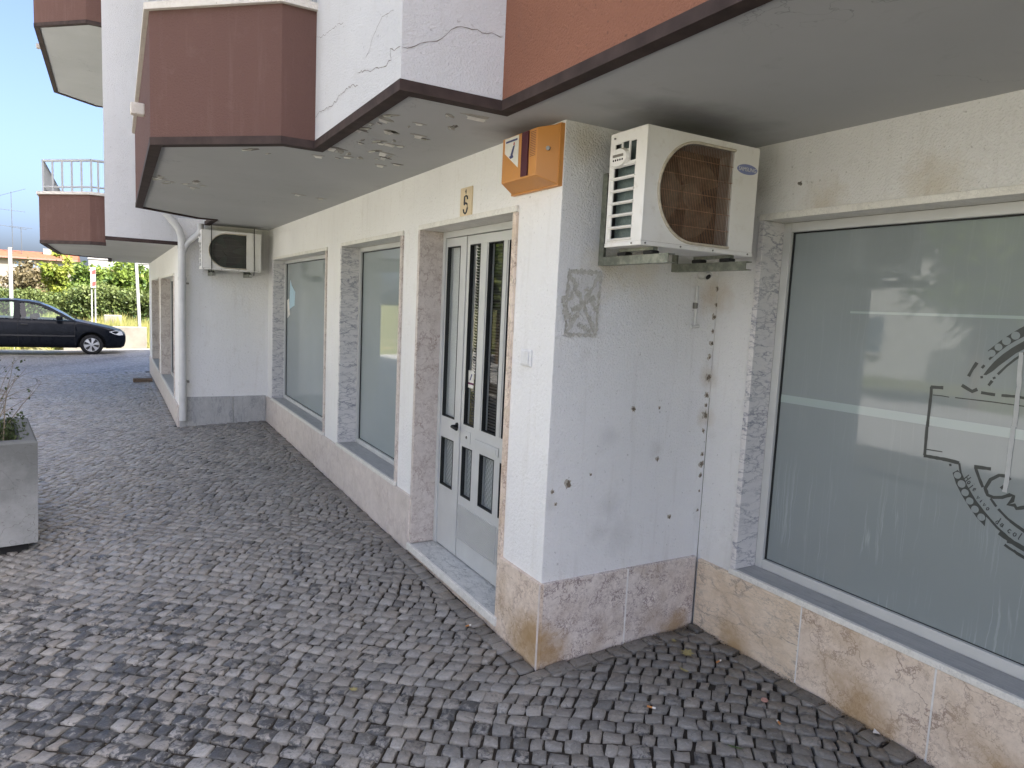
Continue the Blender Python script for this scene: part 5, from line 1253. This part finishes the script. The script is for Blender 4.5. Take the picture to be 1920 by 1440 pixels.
for z0_, z1_ in ((1.64, 1.82), (2.02, 2.19)): MB().add([(-2.215, 23.988, z0_), (-2.115, 23.988, z0_+.04), (-2.115, 23.988, z1_), (-2.215, 23.988, z1_-.04)], [(0, 1, 2, 3)]).build('red_stripe', M_RED, mk)
tag(MB().box(-1.95, -1.35, 27.6, 28.0, -.4, .62, .04).build('stone_block', M_CONC2), 'small pale stone block in the rough grass before the hedge', 'block')

def clumps(n, c, rad, per, spread, shell=.55):
    """leaf centres gathered in clumps spread through an ellipsoid; tone higher on the outside/top"""
    d = rng.normal(size=(n, 3)); d /= np.linalg.norm(d, axis=1, keepdims=True); r = rng.uniform(shell, 1.0, (n, 1))**.7
    cc = np.array(c)+d*r*np.array(rad)*rng.uniform(.75, 1.12, (n, 1)); P = np.repeat(cc, per, 0)+rng.normal(0, spread, (n*per, 3))*np.array([1, 1, .75])
    t = np.repeat(rng.uniform(.1, .9, n), per)+rng.normal(0, .18, n*per)
    return P, t
def tree(x, y, z0, h, rx, rz, mat, label, leaf=.085, ncl=70, per=70, trunk=.07, name='tree', bare=.35, group=None):
    t = empty(name, (x, y, z0)); tag(t, label, 'tree', group)
    zc = z0+h-rz; tk = MB(); tk.tube([(x, y, z0-.2), (x+.02, y, z0+h*.3), (x-.03, y+.02, zc), (x, y, zc+rz*.6)], [trunk*1.25, trunk, trunk*.7, trunk*.25], 9)
    for k in range(9):
        an = rng.uniform(0, 6.28); zz = rng.uniform(z0+h*bare, zc+rz*.3); p = Vector((x, y, zz)); q = p+Vector((math.cos(an)*rx*.75, math.sin(an)*rx*.75, rz*rng.uniform(.2, .6)))
        tk.tube([p, (p+q)/2+Vector((0, 0, .06)), q], [trunk*.4, trunk*.28, trunk*.1], 6)
    tk.build('trunk', M_BARK, t)
    P, tn = clumps(ncl, (x, y, zc), (rx, rx, rz), per, rx*.17, .25)
    leaves('crown', P, leaf, mat, t, tn); return t
tree(-3.75, 34, -.5, 3.75, .55, 1.25, M_LEAF_Y, 'slender young tree with yellow-green leaves above the hedge', .085, 46, 60, .06, bare=.4)
tree(-2.55, 41, -.5, 3.45, 1.05, 1.35, M_LEAF_G, 'mid green bushy tree just right of the yellow-green tree', .11, 60, 70, .09, group='trees behind the hedge')
tree(-.9, 39, -.5, 3.75, 1.25, 1.45, M_LEAF_G, 'broad bright green tree behind the marker board', .11, 75, 70, .1, group='trees behind the hedge')
tree(.55, 40, -.5, 3.4, .95, 1.3, M_LEAF_D, 'dark green tree at the corner of the far wall', .11, 60, 60, .09, group='trees behind the hedge')
tree(-5.6, 44, -.6, 3.6, 1.1, 1.3, M_LEAF_O, 'olive brown conifer behind the tall white post', .11, 60, 60, .1, group='trees behind the hedge')
tree(-4.4, 47, -.6, 2.9, 1.2, 1.0, M_LEAF_G, 'low rounded green tree in front of the far cream building', .11, 60, 60, .1, group='trees behind the hedge')
# the hedge: two runs
def hedge(x0, x1, y, zb_, zt_, label, n, mat):
    h = empty('hedge', ((x0+x1)/2, y, zb_)); tag(h, label, 'hedge')
    k = n; cx_ = rng.uniform(x0, x1, k); cy_ = y+rng.normal(0, .28, k); top = zt_+.10*np.sin(cx_*2.1)+.06*np.sin(cx_*5.3); cz_ = zb_+(top-zb_)*rng.uniform(0, 1, k)**.75
    P = np.repeat(np.stack([cx_, cy_, cz_], 1), 26, 0)+rng.normal(0, .11, (k*26, 3)); t = np.repeat(rng.uniform(.0, .7, k)+.3*((cz_-zb_)/(zt_-zb_))**2, 26)+rng.normal(0, .15, k*26)
    leaves('foliage', P, .065, mat, h, t)
    st_ = MB()
    for x in np.arange(x0, x1, .6): st_.tube([(x, y, zb_-.3), (x+.05, y, zb_+.6), (x, y+.03, zt_-.2)], [.035, .025, .01], 6)
    st_.build('stems', M_BARK, h)
hedge(-7.0, -3.1, 32, .1, 1.25, 'clipped dark hedge behind the parked car', 700, M_LEAF_H)
hedge(-3.0, 2.4, 30.5, .1, 1.52, 'loose green hedge behind the marker board and leaning post', 900, M_LEAF_H)
# rough grass
n = 9000; gx_ = rng.uniform(-6.5, 3, n); gy_ = rng.uniform(23.6, 30, n); keep = ~((gx_ > -3.1) & (gx_ < -.6) & (gy_ < 23.6)); gx_, gy_ = gx_[keep], gy_[keep]
gzz = gz(gx_, gy_)-.16+np.interp(gy_, [23.5, 25, 29], [.25, .45, .75])+.12*np.sin(gx_*3)+.08*np.sin(gy_*4+gx_)
hgt = rng.uniform(.12, .38, len(gx_)); lx = rng.normal(0, .08, len(gx_)); wd_ = rng.uniform(.012, .03, len(gx_))
V = np.stack([np.stack([gx_-wd_, gy_, gzz-.2], 1), np.stack([gx_+wd_, gy_, gzz-.2], 1), np.stack([gx_+lx, gy_, gzz+hgt], 1)], 1).reshape(-1, 3)
gr_ = npmesh('rough_grass', V, 3, np.arange(len(V)).reshape(-1, 3), M_GRASS, None, {'tone': np.repeat(rng.random(len(gx_)), 3)})
tag(gr_, 'rough sunlit grass and weeds between the low wall and the hedge', 'grass', None, 'stuff')
bank = MB(); xs_ = np.linspace(-9, 5, 8); ysb = [23.5, 25, 29, 33, 40]; hb = [.0, .30, .60, .5, .2]
vs_ = [(x, y, zg(x, y)-.17+h_) for y, h_ in zip(ysb, hb) for x in xs_]
bank.add(vs_, [(j*8+i, j*8+i+1, (j+1)*8+i+1, (j+1)*8+i) for j in range(4) for i in range(7)], True); tag(bank.build('grass_bank', M_GRASSG), kind='structure')

# far buildings
def farhouse(x0, x1, y, zb_, ze, zr, label, wallm, roofm, wins, name='far_building', depth=9):
    h = empty(name, ((x0+x1)/2, y, zb_)); tag(h, label, 'building')
    B(x0, x1, y, y+depth, zb_, ze, 'wall', wallm, h)
    if roofm:
        ym = y+depth/2; MB().add([(x0-.3, y-.4, ze), (x1+.3, y-.4, ze), (x1+.3, y+depth+.4, ze), (x0-.3, y+depth+.4, ze), (x0-.3, ym, zr), (x1+.3, ym, zr)], [(0, 1, 5, 4), (2, 3, 4, 5), (0, 4, 3), (1, 2, 5), (0, 3, 2, 1)]).build('roof', roofm, h)
        B(x0-.35, x1+.35, y-.5, y-.38, ze-.12, ze+.06, 'gutter', M_BROWNB, h)
    else: B(x0-.1, x1+.1, y-.1, y+depth+.1, ze, ze+.2, 'roof', wallm, h)
    for (a0, a1, c0, c1) in wins:
        wn_ = empty('window', ((a0+a1)/2, y, c0), h)
        B(a0, a1, y-.03, y+.02, c0, c1, 'pane', M_FARGL, wn_); B(a0-.08, a1+.08, y-.08, y-.031, c0-.1, c0, 'sill', M_FARW2, wn_); B(a0-.06, a0, y-.06, y-.031, c0, c1, 'frame', M_FARW2, wn_); B(a1, a1+.06, y-.06, y-.031, c0, c1, 'frame', M_FARW2, wn_)
    return h
fh = farhouse(-15.5, -5.3, 90, -4, 4.50, 5.4, 'far cream building with red tiled roof behind the trees', M_FARW, M_ROOF, [(-10.8, -9.9, 3.55, 4.1), (-8.85, -7.95, 3.5, 4.05), (-13.6, -12.7, 3.55, 4.1), (-7.2, -6.4, 3.5, 4.05)])
B(-10.0+.6, -8.95, 89.0, 90, 2.9, 3.4, 'balcony_parapet', M_BROWNB, fh); B(-9.3, -9.0, 89.96, 90.05, 3.4, 4.2, 'balcony_door', M_FARGL, fh)
B(-8.4, -7.6, 93, 94, 5.1, 5.75, 'chimney', M_FARW2, fh)
def antenna(x, y, zb_, zt_, bars, label):
    an_ = empty('antenna', (x, y, zb_)); tag(an_, label, 'antenna')
    MB().tube([(x, y, zb_), (x, y, zt_)], .035, 6).build('mast', M_MAST, an_)
    for (z, ln, dz) in bars:
        b_ = MB(); b_.tube([(x-ln*.5, y, z-dz*.5), (x+ln*.5, y, z+dz*.5)], .02, 5)
        for k in np.linspace(-.48, .48, 9): b_.tube([(x+ln*k, y-.35, z+dz*k), (x+ln*k, y+.35, z+dz*k)], .012, 4)
        b_.build('antenna_boom', M_MAST, an_)
antenna(-11.1, 92, 4.9, 11.6, [(11.5, 2.6, 1.1), (9.6, 2.4, -.1), (7.8, 2.6, -.3)], 'tallest roof antenna with slanted top boom on the far roof')
antenna(-10.3, 92, 4.9, 7.9, [(7.85, 2.0, -.1)], 'shorter roof antenna right of the tall one')
farhouse(-4.3, -.9, 104, -4, 5.3, 5.6, 'far white flat-roofed building showing just under the balcony soffit', M_FARW2, None, [(-3.4, -2.7, 3.9, 4.6), (-2.0, -1.3, 3.9, 4.6)])
farhouse(1.2, 7.5, 120, -4, 5.6, 5.8, 'far white building at the right of the gap, behind dark trees', M_FARW2, None, [(2.0, 3.0, 3.9, 4.7)])
gd = empty('garden_fence', (-6.5, 55, 0)); tag(gd, 'low white picket fence glimpsed behind the hedge', 'fence')
for x in np.arange(-8.3, -5.0, .16): MB().box(x, x+.09, 55, 55.04, -.9, 1.42).build('picket', M_FARW2, gd)
for z in (.2, 1.1): MB().box(-8.4, -4.9, 55.041, 55.08, z, z+.08).build('fence_rail', M_FARW2, gd)

# ------------------------------------------------------------------ far side of the street (it lights and is mirrored in the panes)
of = empty('opposite_building', (-20, 4, 0)); tag(of, 'white block of flats across the street, mirrored in the shop window', 'building')
B(-29, -20, -8, 22, -.8, 11, 'wall', M_OPPW, of); B(-29.3, -19.7, -8.3, 22.3, 11, 11.4, 'roof', M_COPING, of)
for k in range(4):
    for j in range(6):
        y = -6+j*4.6; z = .6+k*2.6
        wn_ = empty('window', (-20, y, z), of); B(-20.02, -19.96, y, y+1.5, z, z+1.3, 'pane', M_FARGL, wn_); B(-20.0, -19.9, y-.08, y+1.58, z-.1, z, 'sill', M_COPING, wn_)
    if k: B(-20.0, -18.9, 1.5, 8.5, .3+k*2.6-.2, .3+k*2.6, 'balcony_slab', M_OPPW, of); B(-19.0, -18.9, 1.5, 8.5, .3+k*2.6+.001, .3+k*2.6+.75, 'balcony_parapet', M_BROWN, of)
for (x, y, h, rx, m_, lb) in ((-13.4, -4.5, 5.5, 1.7, M_LEAF_G, 'leafy street tree across the road, nearest to the camera'), (-12.6, 5.6, 5.0, 1.5, M_LEAF_G, 'street tree across the road mirrored in the shop window'), (-8.6, 13.5, 4.4, 1.5, M_LEAF_Y, 'yellow-green street tree across the road mirrored in the door'), (-9.6, 18.5, 5.0, 1.8, M_LEAF_G, 'bushy street tree beyond the yellow-green one'), (-11.5, 25, 5.6, 1.9, M_LEAF_G, 'farthest leafy street tree across the road')):
    tree(x, y, -.2, h, rx, 1.7, m_, lb, .12, 90, 60, .12, group='trees across the street')

# ------------------------------------------------------------------ litter
def butt(x, y, ang, label, ln=.034):
    z = zg(x, y)+.0055; d = Vector((math.cos(ang), math.sin(ang), 0)); b_ = empty('cigarette_butt', (x, y, z)); tag(b_, label, 'cigarette butt', 'cigarette butts on the paving')
    p = Vector((x, y, z+.001)); MB().tube([p, p+d*ln*.62], .0042, 8).build('filter', M_BUTT, b_); MB().tube([p+d*ln*.62, p+d*ln], .0040, 8).build('paper_end', M_PAPER, b_)
butt(.225, -.485, -.9, 'cigarette butt lying alone left of the others, in the middle of the recess'); butt(.735, -.372, .2, 'cigarette butt beside the dry leaf near the inner corner'); butt(.612, -.822, 1.1, 'stubbed cigarette butt nearest the shop window plinth', .022); butt(-.135, .462, .1, 'faint cigarette butt near the door threshold', .03)
def litterleaf(x, y, s, mat, label, ang, pts, curl=.25):
    z = zg(x, y)+.006; c_, sn = math.cos(ang), math.sin(ang); vs = []
    for (u, v) in pts: vs.append((x+s*(u*c_-v*sn), y+s*(u*sn+v*c_), z+s*curl*(u*u+v*v)*.6))
    vs.append((x, y, z+.001)); n_ = len(pts); o = MB().add(vs, [(i, (i+1) % n_, n_) for i in range(n_)]).build('fallen_leaf', mat); tag(o, label, 'leaf', 'leaves on the paving')
LV = [(1, 0), (.6, .25), (.75, .6), (.3, .45), (.05, .9), (-.1, .4), (-.6, .55), (-.5, .1), (-.95, -.1), (-.45, -.25), (-.5, -.7), (0, -.4), (.35, -.75), (.45, -.3)]
litterleaf(.672, -.25, .042, M_DRYLEAF, 'large lobed dry leaf near the inner corner', .4, LV); litterleaf(.555, -.355, .030, M_DRYLEAF, 'narrow curled dry leaf below the lobed one', 1.9, [(1, 0), (.4, .3), (-.4, .35), (-1, .05), (-.4, -.2), (.4, -.25)], .5)
litterleaf(.345, -.84, .032, M_GREENLEAF, 'slim green leaf at the bottom edge of the paving', -.9, [(1, 0), (.4, .16), (-.4, .16), (-1, 0), (-.4, -.12), (.4, -.12)], .2)
litterleaf(-.79, .185, .022, M_DRYLEAF, 'small pale dry leaf out on the open paving', 2.4, LV)
litterleaf(.70, -.13, .018, M_DRYLEAF, 'tiny yellow leaf deepest in the inner corner', .9, LV)
tag(MB().tube([(.692, -.68, zg(.692, -.68)+.002), (.692, -.68, zg(.692, -.68)+.0075)], .014, 14).build('bottle_cap', M_CAPP), 'flat pinkish bottle cap on the setts in the recess', 'bottle cap')
tag(MB().add([(.89, -1.03, zg(.9, -1.03)+.004), (.915, -1.02, zg(.9, -1.03)+.010), (.91, -1.05, zg(.9, -1.03)+.004), (.895, -1.055, zg(.9, -1.03)+.012)], [(0, 1, 2, 3)]).build('paper_scrap', M_PAPER), 'white scrap of paper at the foot of the shop plinth', 'paper')
n = 5200; gx_ = rng.uniform(-2.6, .93, n); gy_ = rng.uniform(-1.4, 5.5, n)
m_ = n//2; t_ = rng.random(m_); near_ = np.abs(rng.normal(0, .035, m_))+.026          # half of it swept against the walls
wx = np.where(t_ < .45, -near_, np.where(t_ < .65, rng.uniform(0, D, m_), D-near_)); wy = np.where(t_ < .45, rng.uniform(0, 6.2, m_), np.where(t_ < .65, -near_, rng.uniform(-1.5, 0, m_)))
gx_[:m_], gy_[:m_] = wx, wy; ok_ = ~((gx_ > -.022) & (gy_ > -.022)) & (gx_ < D-.022); gx_, gy_ = gx_[ok_], gy_[ok_]
P = np.stack([gx_, gy_, gz(gx_, gy_)-.0015+rng.uniform(-.004, .004, len(gx_))], 1)
leaves('joint_grit', P, .0036, M_GRIT, pavement, None, .7, 'stuff', .8)
bpy.context.view_layer.update()
